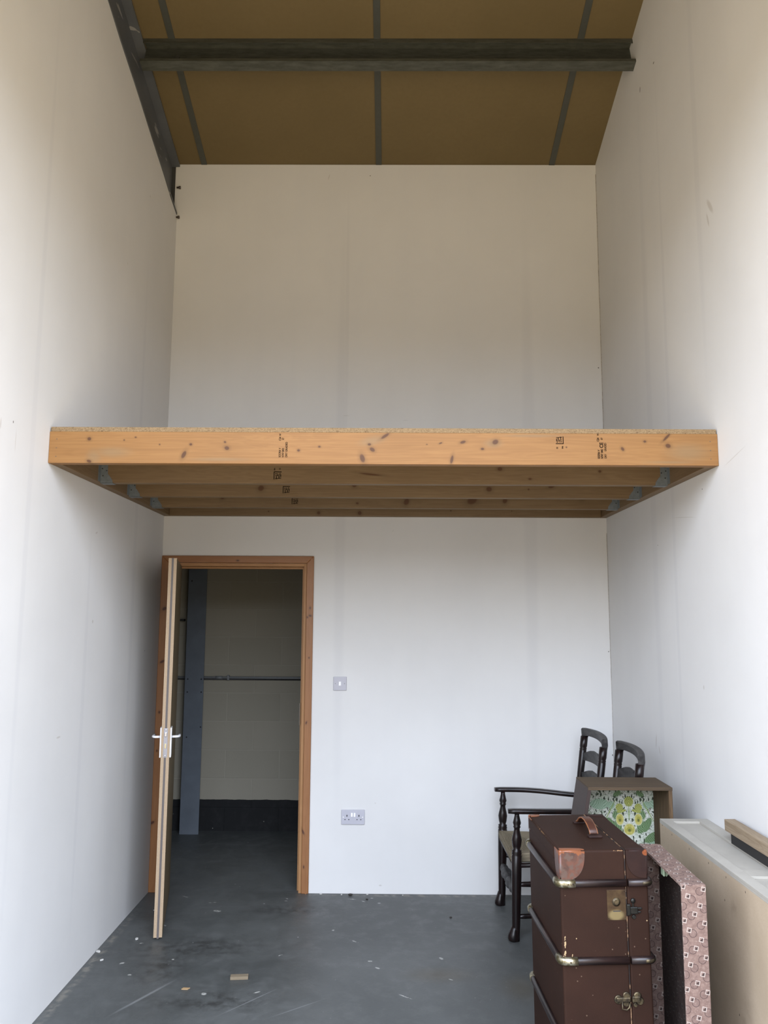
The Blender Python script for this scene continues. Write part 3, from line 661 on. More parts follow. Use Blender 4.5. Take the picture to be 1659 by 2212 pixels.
# ------------------------------------------------------------------ wooden box lined with leafy paper
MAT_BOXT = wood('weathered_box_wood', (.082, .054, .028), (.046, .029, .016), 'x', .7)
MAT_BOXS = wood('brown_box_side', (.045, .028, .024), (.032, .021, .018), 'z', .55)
MAT_BOXR = wood('rough_box_inside', (.12, .072, .034), (.035, .02, .010), 'z', .75)
bx = thing('wooden_box', 'open wooden box standing on end, lined with green leafy paper, behind the brown trunk', 'box', (1.09, 3.9, 0))
YF, YB, ZT = 3.79, 4.025, .95
def xl(z, y): return (.904 if y < 3.9 else .893)-.17*(ZT-z)
def xr(z, y): return 1.284+(.0 if y < 3.9 else -.004)-.004*(ZT-z)
T_ = .016
def quadbox(b, x00, x01, x10, x11, z0, z1, y0, y1, d0=0, d1=0):
    """slanted panel between z0 (x00..x01) and z1 (x10..x11)"""
    vs = [(x00, y0, z0), (x01, y0, z0), (x11, y0, z1), (x10, y0, z1)]
    b.prism(vs, (0, y1-y0, 0), .0012)
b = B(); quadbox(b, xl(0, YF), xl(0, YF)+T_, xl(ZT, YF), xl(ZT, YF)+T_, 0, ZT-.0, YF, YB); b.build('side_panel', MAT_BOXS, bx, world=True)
b = B(); quadbox(b, xr(0, YF)-T_, xr(0, YF), xr(ZT, YF)-T_, xr(ZT, YF), 0, ZT-.0, YF, YB); b.build('side_panel', MAT_BOXR, bx, world=True)
b = B(); b.box(.9032, 1.2848, YF-.0012, YB+.001, ZT-.013, ZT+.0015, .0012); b.build('top_panel', MAT_BOXT, bx, world=True)
b = B(); b.box(.762, 1.264, YF, YB-.014, .0, .014, .0015); b.build('bottom_panel', MAT_BOXT, bx, world=True)
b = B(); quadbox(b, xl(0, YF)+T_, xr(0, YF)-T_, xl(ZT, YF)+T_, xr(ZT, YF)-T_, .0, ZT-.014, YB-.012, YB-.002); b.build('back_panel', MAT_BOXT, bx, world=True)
# generic leaf-and-flower paper, mirrored about its middle
m = M('leafy_lining_paper', .7, 0, .3); P = m.pos(); q = m.sep(P); CX, CZ = 1.148, .80
ax = m.math('ABSOLUTE', m.math('SUBTRACT', q[0], CX)); zz_ = q[2]
uvp = m.comb(ax, zz_); 
wob = m.vm('ADD', uvp, m.vm('SCALE', m.vm('SUBTRACT', m.noise(uvp, 22, 2, w=True), (.5, .5, .5)), c=None)); wob.node.inputs[1].default_value = (0, 0, 0)
sc_ = m.n('ShaderNodeVectorMath', operation='SCALE'); m.l(m.vm('SUBTRACT', m.noise(uvp, 22, 2, w=True), (.5, .5, .5)), sc_.inputs[0]); sc_.inputs['Scale'].default_value = .03
wv_ = m.vm('ADD', uvp, sc_.outputs[0])
base = m.mix(m.mr(m.noise(uvp, 25, 2), .4, .6), (.50, .54, .44), (.60, .61, .54))
vd = m.voro(m.mapv(wv_, (1, .42, 1), rot=(0, 0, .6)), 95, 'Distance')            # small dark leaves
lv = m.math('LESS_THAN', vd, .34)
base = m.mix(lv, base, (.035, .045, .028))
vd2 = m.voro(m.mapv(wv_, (.6, 1, 1), rot=(0, 0, -.5), loc=(.3, .1, 0)), 70, 'Distance', 'DISTANCE_TO_EDGE')
base = m.mix(m.math('LESS_THAN', vd2, .028), base, (.12, .155, .09))
big = m.noise(m.mapv(uvp, (1, 1, 1), loc=(.13, .37, 0)), 13, 1.5, .4)
wq_ = m.sep(wv_); vein = m.mr(m.math('SINE', m.math('ADD', m.math('MULTIPLY', wq_[0], 620), m.math('MULTIPLY', wq_[1], 430))), -.6, .9)
leafc = m.mix(vein, (.085, .15, .06), (.19, .28, .14)); pale = m.mix(vein, (.22, .33, .22), (.36, .47, .35))
base = m.mix(m.mr(big, .60, .63), base, leafc)
pal = m.marks(uvp, [((.14, .83, 0), (.050, .028, BIG), 0), ((.085, .825, 0), (.022, .020, BIG), 0), ((.12, .665, 0), (.04, .04, BIG), 0)], axis='z', soft=.25)
base = m.mix(m.math('GREATER_THAN', m.math('ADD', pal, m.math('MULTIPLY', m.noise(wv_, 60, 2), .7)), .85), base, pale)
dk = m.marks(uvp, [((.06, .915, 0), (.085, .020, BIG), -.1), ((.135, .925, 0), (.05, .018, BIG), -.5), ((.085, .735, 0), (.018, .042, BIG), -.5), ((.11, .68, 0), (.05, .022, BIG), .5)], axis='z', soft=.25)
base = m.mix(m.math('GREATER_THAN', m.math('ADD', dk, m.math('MULTIPLY', m.noise(wv_, 80, 2), .6)), .8), base, leafc)
yl = m.marks(uvp, [((.0, .842, 0), (.024, .026, BIG), 0), ((.045, .815, 0), (.020, .020, BIG), .5), ((.036, .798, 0), (.026, .008, BIG), -.2)], axis='z', soft=.2)
base = m.mix(m.math('GREATER_THAN', m.math('ADD', yl, m.math('MULTIPLY', m.noise(wv_, 90, 2), .5)), .8), base, m.mix(vein, (.22, .25, .06), (.42, .43, .12)))
fl_c = [((.044, .760, 0), .018, .026), ((0, .714, 0), .026, .026)]
ring_ = m.marks(uvp, [(c, (a*1.16, b_*1.16, BIG), 0) for c, a, b_ in fl_c], axis='z', soft=.1); base = m.mix(ring_, base, (.5, .5, .33))
pet = m.marks(uvp, [(c, (a, b_, BIG), 0) for c, a, b_ in fl_c], axis='z', soft=.1); base = m.mix(pet, base, m.mix(m.mr(m.noise(wv_, 60, 2), .4, .6), (.38, .35, .08), (.50, .45, .14)))
eye = m.marks(uvp, [(c, (a*.55, b_*.5, BIG), 0) for c, a, b_ in fl_c], axis='z', soft=.15); base = m.mix(eye, base, (.32, .30, .06))
eye = m.marks(uvp, [((c[0], c[1]-.004, 0), (a*.3, b_*.3, BIG), 0) for c, a, b_ in fl_c], axis='z', soft=.3); base = m.mix(eye, base, (.13, .14, .04))
stem = m.marks(uvp, [((0, .79, 0), (.003, .04, BIG), 0), ((.09, .80, 0), (.003, .07, BIG), .5)], axis='z', soft=.3); base = m.mix(stem, base, (.24, .32, .12))
m.color(base); MAT_PAPER = m.m
b = B(); quadbox(b, xl(0.02, YF)+T_+.001, xr(0.02, YF)-T_-.001, xl(ZT, YF)+T_+.001, xr(ZT, YF)-T_-.001, .0145, ZT-.0145, YB-.0135, YB-.0125); b.build('paper_lining', MAT_PAPER, bx, world=True, label='green and yellow leaf patterned lining paper')

# ------------------------------------------------------------------ brown trunk
m = M('brown_trunk_cloth', .6, 0, .12); p = m.obj()
n1 = m.noise(p, 4, 5, .6); n2 = m.noise(m.mapv(p, (500, 500, 500)), 1, 1)
c = m.mix(m.mr(n1, .3, .7), (.0195, .0088, .0056), (.0280, .0122, .0076)); c = m.mix(m.mr(n2, .4, .7, 0, .25), c, (.012, .0070, .0055))
TW, TD, TH, LID = .308, .520, .90, .077
hx, hy = TW/2, TD/2
ed = m.sep(p)
# rubbed edges: along the top front edge and top left edge, chips at the front left corner
wear_n = m.noise(m.mapv(p, (1, 1, 1)), 45, 4, .7)
frag = m.math('GREATER_THAN', m.math('ADD', m.math('MULTIPLY', .6, m.marks(p, [((.03, -hy, TH-.002), (.12, .006, .006), 0), ((-hx, .02, TH-.004), (.005, .22, .006), 0), ((.05, -hy, TH-.001), (.03, .007, .007), 0)], soft=.8)), m.math('MULTIPLY', wear_n, 1.3)), 1.25)
c = m.mix(frag, c, (.24, .14, .07))
chip = m.math('GREATER_THAN', m.math('ADD', m.math('MULTIPLY', .6, m.marks(p, [((-hx+.010, -hy, TH-.30), (.009, .05, .045), 0), ((-hx+.008, -hy, TH-.345), (.011, .05, .035), .15), ((-hx+.034, -hy, TH-.345), (.005, .03, .014), .1), ((hx-.010, -hy, TH-.235), (.004, .03, .004), 0), ((-hx+.05, -hy, TH-.29), (.003, .03, .004), 0)], soft=.8)), m.math('MULTIPLY', wear_n, 1.3)), 1.22)
c = m.mix(chip, c, (.33, .235, .13))
c = m.mix(m.math('MULTIPLY', m.math('LESS_THAN', m.voro(p, 30), .07), .35), c, (.22, .15, .10))
m.color(c); m.bump(m.math('ADD', n2, n1), .25, .0015); MAT_TRUNK = m.m
m = M('worn_orange_leather', .38, 0, .5); p = m.obj(); n1 = m.noise(p, 22, 4, .6, .6); n2 = m.noise(p, 45, 3)
c = m.mix(m.mr(n1, .40, .62), (.045, .022, .018), (.095, .034, .022)); c = m.mix(m.mr(n2, .50, .60), c, (.075, .045, .036))
zz_ = m.sep(p)[2]
topw = m.mr(zz_, TH-.045, TH+.004)
c = m.mix(m.math('GREATER_THAN', m.math('ADD', topw, m.math('MULTIPLY', m.noise(p, 42, 4, .65), 1.2)), 1.30), c, (.17, .052, .018)); m.color(c); m.bump(n1, .4, .002); MAT_LEATH = m.m
m = M('dark_leather', .55, 0, .15); p = m.obj(); c = m.mix(m.mr(m.noise(p, 20, 4), .4, .7), (.019, .0095, .008), (.028, .013, .010))
c = m.mix(m.math('GREATER_THAN', m.marks(p, [((hx-.004, -hy, TH-.01), (.018, .02, .014), 0)], soft=.7), .4), c, (.17, .05, .018)); m.color(c); MAT_DLEATH = m.m
m = M('dark_batten_wood', .33, 0, .5); p = m.obj(); nn = m.noise(m.mapv(p, (8, 8, 80)), 1, 4)
c = m.mix(m.mr(nn, .4, .68), (.008, .005, .005), (.026, .014, .012)); m.color(c); MAT_BATT = m.m
m = M('tarnished_brass', .35, .85, .5); p = m.obj(); nn = m.noise(p, 45, 4, .65)
c = m.mix(m.mr(nn, .42, .60), (.15, .125, .065), (.48, .45, .34)); m.color(c); MAT_BRASS = m.m
m = M('dark_brass', .45, .7, .5); p = m.obj(); nn = m.noise(p, 60, 4, .65)
c = m.mix(m.mr(nn, .42, .62), (.035, .027, .018), (.12, .092, .05)); m.color(c); MAT_DBRASS = m.m
m = M('lock_brass', .42, .7, .5); p = m.obj(); nn = m.noise(p, 30, 4, .65)
lo = m.mark(p, (.047-.01, -hy, TH-.215), (.034, .05, .022), 0, .5)
c = m.mix(m.mr(nn, .35, .65), (.05, .03, .018), (.095, .062, .032)); c = m.mix(lo, c, (.24, .19, .095)); m.color(c); MAT_LOCK = m.m

tr = thing('trunk', 'large brown travelling trunk standing on end with dark bands and orange worn corner', 'trunk', (.751, 3.212, .0045), (0, -.012, .035))
b = B(); b.box(-hx, hx-LID-.0012, -hy, hy, 0, TH, .007, 3); b.build('body', MAT_TRUNK, tr)
b = B(); b.box(hx-LID+.0012, hx, -hy, hy, 0, TH-.002, .007, 3); b.build('lid', MAT_TRUNK, tr)
# seam lip: pale worn edge of the lid joint
m = M('worn_seam', .7); p = m.obj(); c = m.mix(m.mr(m.noise(m.mapv(p, (1, 1, 1)), 28, 4, .7), .50, .60), (.012, .007, .006), (.26, .15, .08)); m.color(c)
b = B(); b.box(hx-LID-.0035, hx-LID-.0012, -hy-.0012, -hy+.006, .01, TH-.002); b.box(hx-LID-.0035, hx-LID-.0012, -hy, hy, TH-.003, TH+.0008); b.build('seam_binding', m.m, tr)
def band(z, first):
    o_ = .006
    X0, Y0, Y1 = -hx-o_, -hy-o_, hy+o_
    r = .022; xs = hx-LID-.004
    path = [(xs, Y0, z), (X0+r+.04, Y0, z)]
    for k in range(7): a = -PI/2-k/6*PI/2; path.append((X0+r+r*math.cos(a), Y0+r+r*math.sin(a), z))
    path += [(X0, 0, z)]
    for k in range(7): a = PI-k/6*PI/2; path.append((X0+r+r*math.cos(a), Y1-r+r*math.sin(a), z))
    path.append((xs, Y1, z))
    b = B(); b.sweep(path, .011, .0125, power=.8, seg=12); o1 = b.build('batten', MAT_BATT, tr)
    X1 = hx+o_; xs2 = hx-LID+.004; r2 = .018
    path = [(xs2, Y0, z)]
    for k in range(7): a = -PI/2+k/6*PI/2; path.append((X1-r2+r2*math.cos(a), Y0+r2+r2*math.sin(a), z))
    path += [(X1, 0, z)]
    for k in range(7): a = k/6*PI/2; path.append((X1-r2+r2*math.cos(a), Y1-r2+r2*math.sin(a), z))
    path.append((xs2, Y1, z))
    b = B(); b.sweep(path, .011, .0125, power=.8, seg=12); o2 = b.build('batten', MAT_BATT, tr)
    # brass corner clips
    for Yc, sg in ((Y0, 1), (Y1, -1)):
        path = [(X0+r+.034, Yc, z), (X0+r+.010, Yc, z)]
        for k in range(7): a = PI/2*(sg*-1)-sg*k/6*PI/2; path.append((X0+r+r*math.cos(a), Yc+sg*r+r*math.sin(a), z))
        path.append((X0, Yc+sg*(r+.02), z))
        b = B(); b.sweep(path, .0122, .0137, power=.8, seg=12)
        oc = b.build('corner_clip', MAT_BRASS, o1, 'worn brass corner clip')
        for dx in (.008, .026): B().lathe((X0+r+dx, Yc-sg*.0118, z), (X0+r+dx, Yc-sg*.0135, z), [(0, .0032), (1, .0028)], 8).build('rivet', MAT_DBRASS, o1)
    path = [(X1-r2-.012, Y0, z)]
    for k in range(6): a = -PI/2+k/6*PI/2; path.append((X1-r2+r2*math.cos(a), Y0+r2+r2*math.sin(a), z))
    b = B(); b.sweep(path, .0120, .0085, power=.8, seg=12); b.build('corner_clip', MAT_DBRASS, o2)
for z in (TH-.108, TH-.361, TH-.62): band(z, True)
# leather corner patches: shell of three curved flaps
def flap(b, org, u, v, nrm, ru, rv, th_=.0022, shape='half'):
    """quarter/oval flap on a face; org = corner, u,v in-plane directions"""
    org, u, v, nrm = V(*org), V(*u), V(*v), V(*nrm); pts = [org]
    n = 14
    for k in range(n+1):
        a = PI/2*k/n; pts.append(org+u*(ru*math.cos(a)**.75)+v*(rv*math.sin(a)**.75))
    b.prism([tuple(p_-nrm*.0005) for p_ in pts], tuple(nrm*(th_+.0005)), .0006)
def patch(sx, sy, mat, ru=.085, rv=.098, name='corner_patch', label=None):
    b = B(); c = (sx*(hx-.002), sy*(hy-.002), TH-.002)
    c0 = V(sx*hx, sy*hy, TH-(.002 if sx > 0 else 0))
    fx = ru if sx < 0 else LID-.006
    flap(b, (c0.x-sx*.004, c0.y, c0.z-.003), (-sx, 0, 0), (0, 0, -1), (0, sy, 0), fx, rv)
    flap(b, (c0.x, c0.y-sy*.004, c0.z-.003), (0, -sy, 0), (0, 0, -1), (sx, 0, 0), .06, rv)
    flap(b, (c0.x-sx*.004, c0.y-sy*.004, c0.z), (-sx, 0, 0), (0, -sy, 0), (0, 0, 1), fx if sx < 0 else fx, .022 if sy < 0 else .03)
    b.sphere((c0.x-sx*.006, c0.y-sy*.006, c0.z-.006), .0088)
    b.lathe((c0.x-sx*.0055, c0.y-sy*.0055, c0.z-.005), (c0.x-sx*.0055, c0.y-sy*.0055, c0.z-rv*.93), [(0, .0078), (.9, .0078), (1, .006)])
    b.lathe((c0.x-sx*.0055, c0.y-sy*.0055, c0.z-.0055), (c0.x-sx*fx*.9, c0.y-sy*.0055, c0.z-.0055), [(0, .0078), (1, .0072)])
    b.build(name, mat, tr, label)
patch(-1, -1, MAT_LEATH, label='worn orange leather corner patch'); patch(1, -1, MAT_DLEATH, rv=.09); patch(-1, 1, MAT_LEATH, ru=.04, rv=.05); patch(1, 1, MAT_DLEATH, rv=.06)
# side edge bulge above the top band, on the left face
b = B(); b.box(-hx-.004, -hx+.004, -hy+.07, hy-.02, TH-.046, TH-.006, .003); b.build('edge_binding', MAT_TRUNK, tr)
# handle on the top end: a leather strap arched between two dark loops
hl = B(); hc = (.020, .005)
path = [(hc[0]-.002, hc[1]+.112, TH+.006), (hc[0]-.001, hc[1]+.090, TH+.014), (hc[0], hc[1]+.062, TH+.032), (hc[0]+.001, hc[1]+.03, TH+.041), (hc[0]+.001, hc[1]-.01, TH+.041), (hc[0], hc[1]-.045, TH+.034), (hc[0]+.001, hc[1]-.072, TH+.022), (hc[0]+.001, hc[1]-.086, TH+.008)]
hl.sweep(path, .0165, .0035, power=.5, seg=12)
m = M('handle_leather', .42, 0, .45); p = m.obj(); c = m.mix(m.mr(m.noise(p, 25, 4), .4, .65), (.05, .018, .011), (.085, .032, .018))
exx = m.math('ABSOLUTE', m.math('SUBTRACT', m.sep(p)[0], .020)); c = m.mix(m.math('GREATER_THAN', exx, .0135), c, (.22, .085, .035)); m.color(c)
ho = hl.build('handle', m.m, tr, 'tan leather strap handle')
for yy in (hc[1]-.098, hc[1]+.112):
    B().box(hc[0]-.026, hc[0]+.026, yy-.016, yy+.012, TH-.001, TH+.009, .005, 3).build('handle_loop', MAT_DLEATH, tr)
# lock plate, keyhole boss, slot
lx = hx-LID
b = B(); b.box(lx-.070, lx-.004, -hy-.0018, -hy, TH-.232, TH-.132, .0008); lp = b.build('lock_plate', MAT_LOCK, tr)
b = B(); b.lathe((lx-.038, -hy-.0018, TH-.172), (lx-.038, -hy-.0055, TH-.172), [(0, .0145), (.5, .0140), (.7, .009), (1, .0085)], 20); b.build('lock_boss', MAT_DBRASS, lp)
b = B(); b.box(lx-.050, lx-.024, -hy-.0022, -hy-.0016, TH-.2035, TH-.2005); b.build('lock_slot', MAT_SLOT, lp)
for dx in (-.066, -.008):
    for dz in (-.137, -.227): B().lathe((lx+dx, -hy-.0018, TH+dz), (lx+dx, -hy-.0028, TH+dz), [(0, .0022), (1, .0018)], 8).build('rivet', MAT_DBRASS, lp)
# dark catch of the lock across the seam
MAT_IRON = plain('tarnished_dark_iron', (.022, .022, .020), .38, .7, var=.4, scale=60)
b = B(); b.box(lx+.004, lx+.036, -hy-.007, -hy, TH-.212, TH-.188, .003); b.box(lx-.003, lx+.010, -hy-.010, -hy, TH-.216, TH-.178, .003)
b.sphere((lx+.020, -hy-.004, TH-.168), .0085, 1, .6, 1); b.box(lx+.017, lx+.023, -hy-.005, -hy, TH-.19, TH-.165, .002); b.box(lx+.030, lx+.050, -hy-.006, -hy, TH-.197, TH-.190, .002)
b.box(lx+.030, lx+.046, -hy-.006, -hy, TH-.208, TH-.202, .002); b.lathe((lx+.022, -hy, TH-.222), (lx+.022, -hy-.004, TH-.222), [(0, .008), (1, .006)], 12)
b.build('lock_catch', MAT_IRON, tr, 'dark iron lock catch')
# lower draw latch
b = B()
zc = TH-.488
b.lathe((lx-.044, -hy, zc), (lx-.044, -hy-.004, zc), [(0, .015), (.6, .0145), (1, .012)], 18); b.lathe((lx-.016, -hy, zc+.012), (lx-.016, -hy-.004, zc+.012), [(0, .013), (.6, .0125), (1, .010)], 16)
b.lathe((lx-.018, -hy, zc-.012), (lx-.018, -hy-.004, zc-.012), [(0, .012), (1, .010)], 16)
b.box(lx-.052, lx-.002, -hy-.008, -hy, zc-.009, zc+.009, .004); b.sweep([(lx-.032, -hy-.006, zc-.004), (lx-.034, -hy-.010, zc-.026), (lx-.020, -hy-.010, zc-.030), (lx-.010, -hy-.008, zc-.024), (lx-.006, -hy-.006, zc-.010)], .003, .003, up=(0, 1, 0), seg=8, power=1)
b.build('draw_latch', MAT_DBRASS, tr, 'brass draw latch low on the front')
b = B(); b.lathe((lx+.022, -hy, zc+.010), (lx+.022, -hy-.004, zc+.010), [(0, .014), (.6, .0135), (1, .010)], 16); b.lathe((lx+.030, -hy, zc-.006), (lx+.030, -hy-.004, zc-.006), [(0, .014), (1, .011)], 16)
b.box(lx+.002, lx+.032, -hy-.008, -hy, zc-.010, zc+.012, .004); b.lathe((lx+.014, -hy, zc-.018), (lx+.014, -hy-.004, zc-.018), [(0, .008), (1, .006)], 12); b.build('latch_keep', MAT_DBRASS, tr)

# ------------------------------------------------------------------ patterned open case shell
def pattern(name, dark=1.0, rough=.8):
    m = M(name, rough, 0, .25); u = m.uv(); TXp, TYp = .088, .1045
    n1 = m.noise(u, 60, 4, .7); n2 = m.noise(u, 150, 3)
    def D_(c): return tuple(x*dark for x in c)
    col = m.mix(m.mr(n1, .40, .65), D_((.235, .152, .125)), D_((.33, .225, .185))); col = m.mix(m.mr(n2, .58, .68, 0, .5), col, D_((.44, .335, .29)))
    mot = [(.031, .0, -.0125, -.007), (-.020, -.0218, .0118, -.010), (.018, -.0505, .0125, -.0105), (.0, -.077, -.011, -.0055), (-.034, -.0967, -.003, .044)]
    ringA = sq = fil = tri = None
    for sx_, sy_, dx, dy in mot:
        def wrapd(cx, cy):
            w_ = m.vm('WRAP', m.vm('SUBTRACT', u, (cx, cy, 0)), (TXp/2, TYp/2, 1), (-TXp/2, -TYp/2, -1)); return w_
        dc = m.length(wrapd(sx_+dx, sy_+dy))
        r_ = m.mr(m.math('ABSOLUTE', m.math('SUBTRACT', dc, .0120)), .0012, .0005)
        f_ = m.math('LESS_THAN', dc, .0122)
        w_ = wrapd(sx_, sy_); rt_ = m.mapv(w_, rot=(0, 0, .22)); a_ = m.sep(m.vm('ABSOLUTE', rt_))
        ch = m.math('MAXIMUM', a_[0], a_[1])
        s1_ = m.mr(m.math('ABSOLUTE', m.math('SUBTRACT', ch, .0062)), .0017, .0008)
        q_ = m.sep(m.vm('ADD', w_, (0, .0, 0)))
        tr_ = m.math('MULTIPLY', m.math('LESS_THAN', ch, .0048), m.math('GREATER_THAN', m.math('SUBTRACT', q_[0], q_[1]), -.0012))
        if ringA is None: ringA, sq, fil, tri = r_, s1_, f_, tr_
        else:
            ringA = m.math('MAXIMUM', ringA, r_); sq = m.math('MAXIMUM', sq, s1_); fil = m.math('MAXIMUM', fil, f_); tri = m.math('MAXIMUM', tri, tr_)
    col = m.mix(m.math('MULTIPLY', fil, .25), col, D_((.17, .11, .10)))
    col = m.mix(m.math('MULTIPLY', ringA, .9), col, D_((.07, .04, .04)))
    col = m.mix(tri, col, D_((.07, .045, .04)))
    col = m.mix(sq, col, D_((.56, .47, .41)))
    m.color(col); m.bump(n2, .2, .001); return m.m
MAT_PAT = pattern('patterned_paper', .62); MAT_PATD = pattern('dark_pattern_copy', .10)
cs = thing('case_shell', 'open case half covered in mauve circle-and-square paper, standing on end right of the trunk', 'case', (.998, 3.005, 0), (0, 0, -.022))
CW, CD, CH, t_ = .080, .482, .85, .009
cx, cy = CW/2, CD/2
b = B(); b.box(-cx, cx, -cy, -cy+t_, 0, CH, .003); b.build('end_panel', MAT_PAT, cs)
b = B(); b.box(-cx, cx-t_, cy-t_, cy, 0, CH, .001); b.build('end_panel', MAT_PAT, cs)
b = B(); b.box(cx-t_, cx, -cy+t_, cy, 0, CH-.001, .001); b.build('base_panel', MAT_PAT, cs)
b = B(); b.box(cx-t_-.001, cx-t_, -cy+t_, cy-t_, t_, CH-t_); b.build('base_inner_sheet', MAT_PATD, cs, 'much darker sheet of the same pattern inside the case')  # inner sheet: the case pattern again, much darker
b = B(); b.box(-cx, cx-t_, -cy+t_, cy-t_, CH-t_, CH, .001); b.build('top_panel', MAT_PAT, cs)
b = B(); b.box(-cx, cx-t_, -cy+t_, cy-t_, 0, t_, .001); b.build('bottom_panel', MAT_PAT, cs)
b = B(); b.prism([(-cx+.012, -.02, CH-t_), (-cx+.030, -.02, CH-t_), (-cx+.036, -.02, CH-t_-.016), (-cx+.022, -.02, CH-t_-.034), (-cx+.008, -.02, CH-t_-.026)], (0, .010, 0), .001)
b.box(-cx+.008, -cx+.013, -.03, .0, CH-t_-.03, CH-t_, .001); b.build('clasp', plain('pale_green_clasp', (.22, .28, .19), .5), cs, 'pale green clasp under the top edge')

# ------------------------------------------------------------------ fibreboard cabinet on its side with panelled top
m = M('raw_fibreboard', .75, 0, .3); p = m.pos(); n1 = m.noise(p, 3.5, 4, .6); n2 = m.noise(p, 160, 3)
c = m.mix(m.mr(n1, .35, .7), (.36, .285, .20), (.43, .345, .25)); c = m.mix(m.mr(n2, .4, .7, 0, .3), c, (.33, .26, .18))
st_ = m.math('MULTIPLY', m.marks(p, [((0, 3.3, .62), (BIG, .05, .12), 0), ((0, 3.0, .7), (BIG, .04, .05), .5), ((0, 3.55, .65), (BIG, .02, .12), 0), ((0, 2.95, .3), (BIG, .06, .2), .2)], axis='x', soft=.95), m.mr(m.noise(p, 18, 3), .4, .65))
c = m.mix(m.math('MULTIPLY', st_, .5), c, (.16, .12, .08))
c = m.mix(m.marks(p, [((0, y, z), (BIG, .0028, .0045), 0) for y, z in ((3.74, .80), (3.62, .79), (3.42, .785), (3.22, .788), (3.06, .785), (3.08, .70), (3.0, .35), (3.0, .2), (2.9, .785))], axis='x', soft=.3), c, (.02, .015, .012))
m.color(c); m.bump(n2, .1, .001); MAT_MDF = m.m
m = M('pale_primed_board', .6, 0, .35); p = m.pos(); c = m.mix(m.mr(m.noise(p, 6, 4), .4, .7), (.345, .325, .285), (.385, .365, .32))
c = m.mix(m.math('MULTIPLY', m.mr(m.noise(p, 30, 4, .7), .58, .7), .25), c, (.30, .28, .24)); m.color(c); MAT_PRIM = m.m
CX0, CX1, CY0, CY1, CZ1 = 1.217, 1.4300, 1.75, 3.776, .82
cab = thing('panelled_cabinet', 'long raw fibreboard cabinet with recessed grey panels on top, along the right wall', 'cabinet', ((CX0+CX1)/2, 2.8, 0))
b = B(); b.box(CX0, CX0+.018, CY0, CY1, 0, CZ1-.0185, .001); b.build('side_panel', MAT_MDF, cab, world=True)
b = B(); b.box(CX1-.018, CX1, CY0, CY1, 0, CZ1-.0185, .001); b.build('side_panel', MAT_MDF, cab, world=True)
b = B(); b.box(CX0+.018, CX1-.018, CY1-.018, CY1, 0, CZ1-.0185, .001); b.build('end_panel', MAT_MDF, cab, world=True)
b = B(); b.box(CX0+.018, CX1-.018, CY0, CY0+.018, 0, CZ1-.0185, .001); b.build('end_panel', MAT_MDF, cab, world=True)
b = B(); b.box(CX0, CX1, CY0, CY1, CZ1-.018, CZ1-.010, .0005); b.build('inset_panel', MAT_PRIM, cab, world=True)
fr = B(); tz = .010
for x0, x1 in ((CX0, CX0+.045), (CX1-.052, CX1)): fr.box(x0, x1, CY0, CY1, CZ1-tz, CZ1, .001)
for ya, yb in ((CY1-.050, CY1), (2.955, 3.03), (2.2, 2.27), (CY0, CY0+.05)): fr.box(CX0+.045, CX1-.052, ya, yb, CZ1-tz, CZ1, .001)
fr.build('panel_frame', MAT_PRIM, cab, world=True)
# timber batten over an added black strip that paints the shaded gap below
MAT_BT = wood('grey_brown_batten', (.30, .235, .16), (.20, .145, .09), 'y', .7)
bt = thing('timber_batten', 'rough timber batten lying along the wall on top of the panelled cabinet', 'timber', (1.388, 2.8, CZ1))
b = B(); b.box(1.366, 1.410, 1.9, 3.425, .858, .902, .002); b.build('batten', MAT_BT, bt, world=True)
b = B(); b.box(1.370, 1.4315, 1.9, 3.375, CZ1, .858, .001); b.build('gap_shade_strip', plain('black_gap_shade', (.012, .011, .010), .8), bt, world=True, label='black strip added as the shaded gap under the batten')

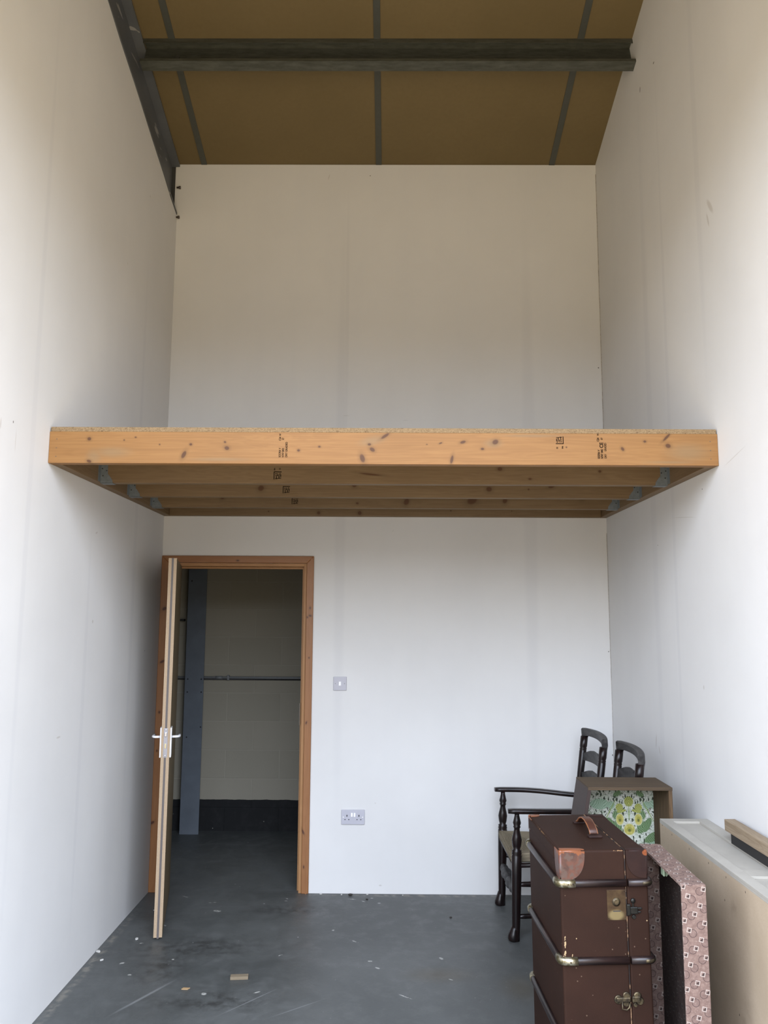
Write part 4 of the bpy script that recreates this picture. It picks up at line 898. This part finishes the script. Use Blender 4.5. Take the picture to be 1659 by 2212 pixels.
# ------------------------------------------------------------------ bits on the floor
off = B().box(-.042, .042, -.016, .016, 0, .014, .001).build('wood_offcut', wood('offcut_wood', (.22, .18, .12), (.17, .13, .085), 'x', .8))
off.location = (-.707, 4.09, .0005); off.rotation_euler = (0, 0, .1)
tag(off, 'small pale wooden offcut lying on the open grey floor', 'offcut')
ch = B().prism([(-.018, -.008, 0), (.012, -.010, 0), (.02, .006, 0), (-.012, .009, 0)], (0, 0, .004), .0008).build('wood_chip', plain('tan_chip', (.36, .24, .12), .8))
ch.location = (-.935, 3.975, .0005); tag(ch, 'small brown wood chip on the floor left of the pale offcut', 'chip')
MAT_CRUMB = plain('plaster_crumb', (.48, .47, .44), .9)
mess = [(-1.485, 4.38, .016, .008), (-1.43, 4.28, .012, .006), (-1.34, 4.55, .018, .006), (-1.31, 4.83, .011, .004), (-1.37, 4.98, .01, .004), (-.29, 5.27, .012, .006), (-.13, 5.28, .012, .005), (.09, 5.27, .007, .004), (-.42, 5.28, .01, .005)]
PLC = ['at the foot of the left wall', 'near the left wall, closest to the camera', 'beside the door leaf bottom, left side', 'left of the open door edge', 'between left wall and open door', 'by the back wall under the socket', 'by the back wall right of the socket', 'by the back wall, right of the others', 'by the right door jamb']
for i, (x, y, r, h) in enumerate(mess):
    b = B(); n = 7; ps = []
    for k in range(n):
        a = 2*PI*k/n; q = r*random.uniform(.55, 1); ps.append((q*math.cos(a), .6*q*math.sin(a), 0))
    b.prism(ps, (0, 0, h), .0008); o = b.build('plaster_crumb', MAT_CRUMB); o.location = (x, y, .0003); o.rotation_euler = (0, 0, random.uniform(0, 3))
    tag(o, 'white plaster crumb on the grey floor '+PLC[i], 'debris', 'plaster crumbs on the floor')
MAT_CLOD = plain('dark_clod', (.03, .025, .02), .9)
for i, (x, y, r) in enumerate([(-.235, 5.265, .012), (-.13, 5.19, .007), (.36, 4.9, .007)]):
    b = B(); b.sphere((0, 0, r*.5), r, 1.2, .7, .5); o = b.build('dirt_clod', MAT_CLOD); o.location = (x, y, 0)
    tag(o, ['largest dark dirt clod by the back wall below the socket', 'small dark dirt clod just in front of the back wall', 'dark dirt clod alone on the floor left of the armchair'][i], 'debris', 'dirt clods on the floor')
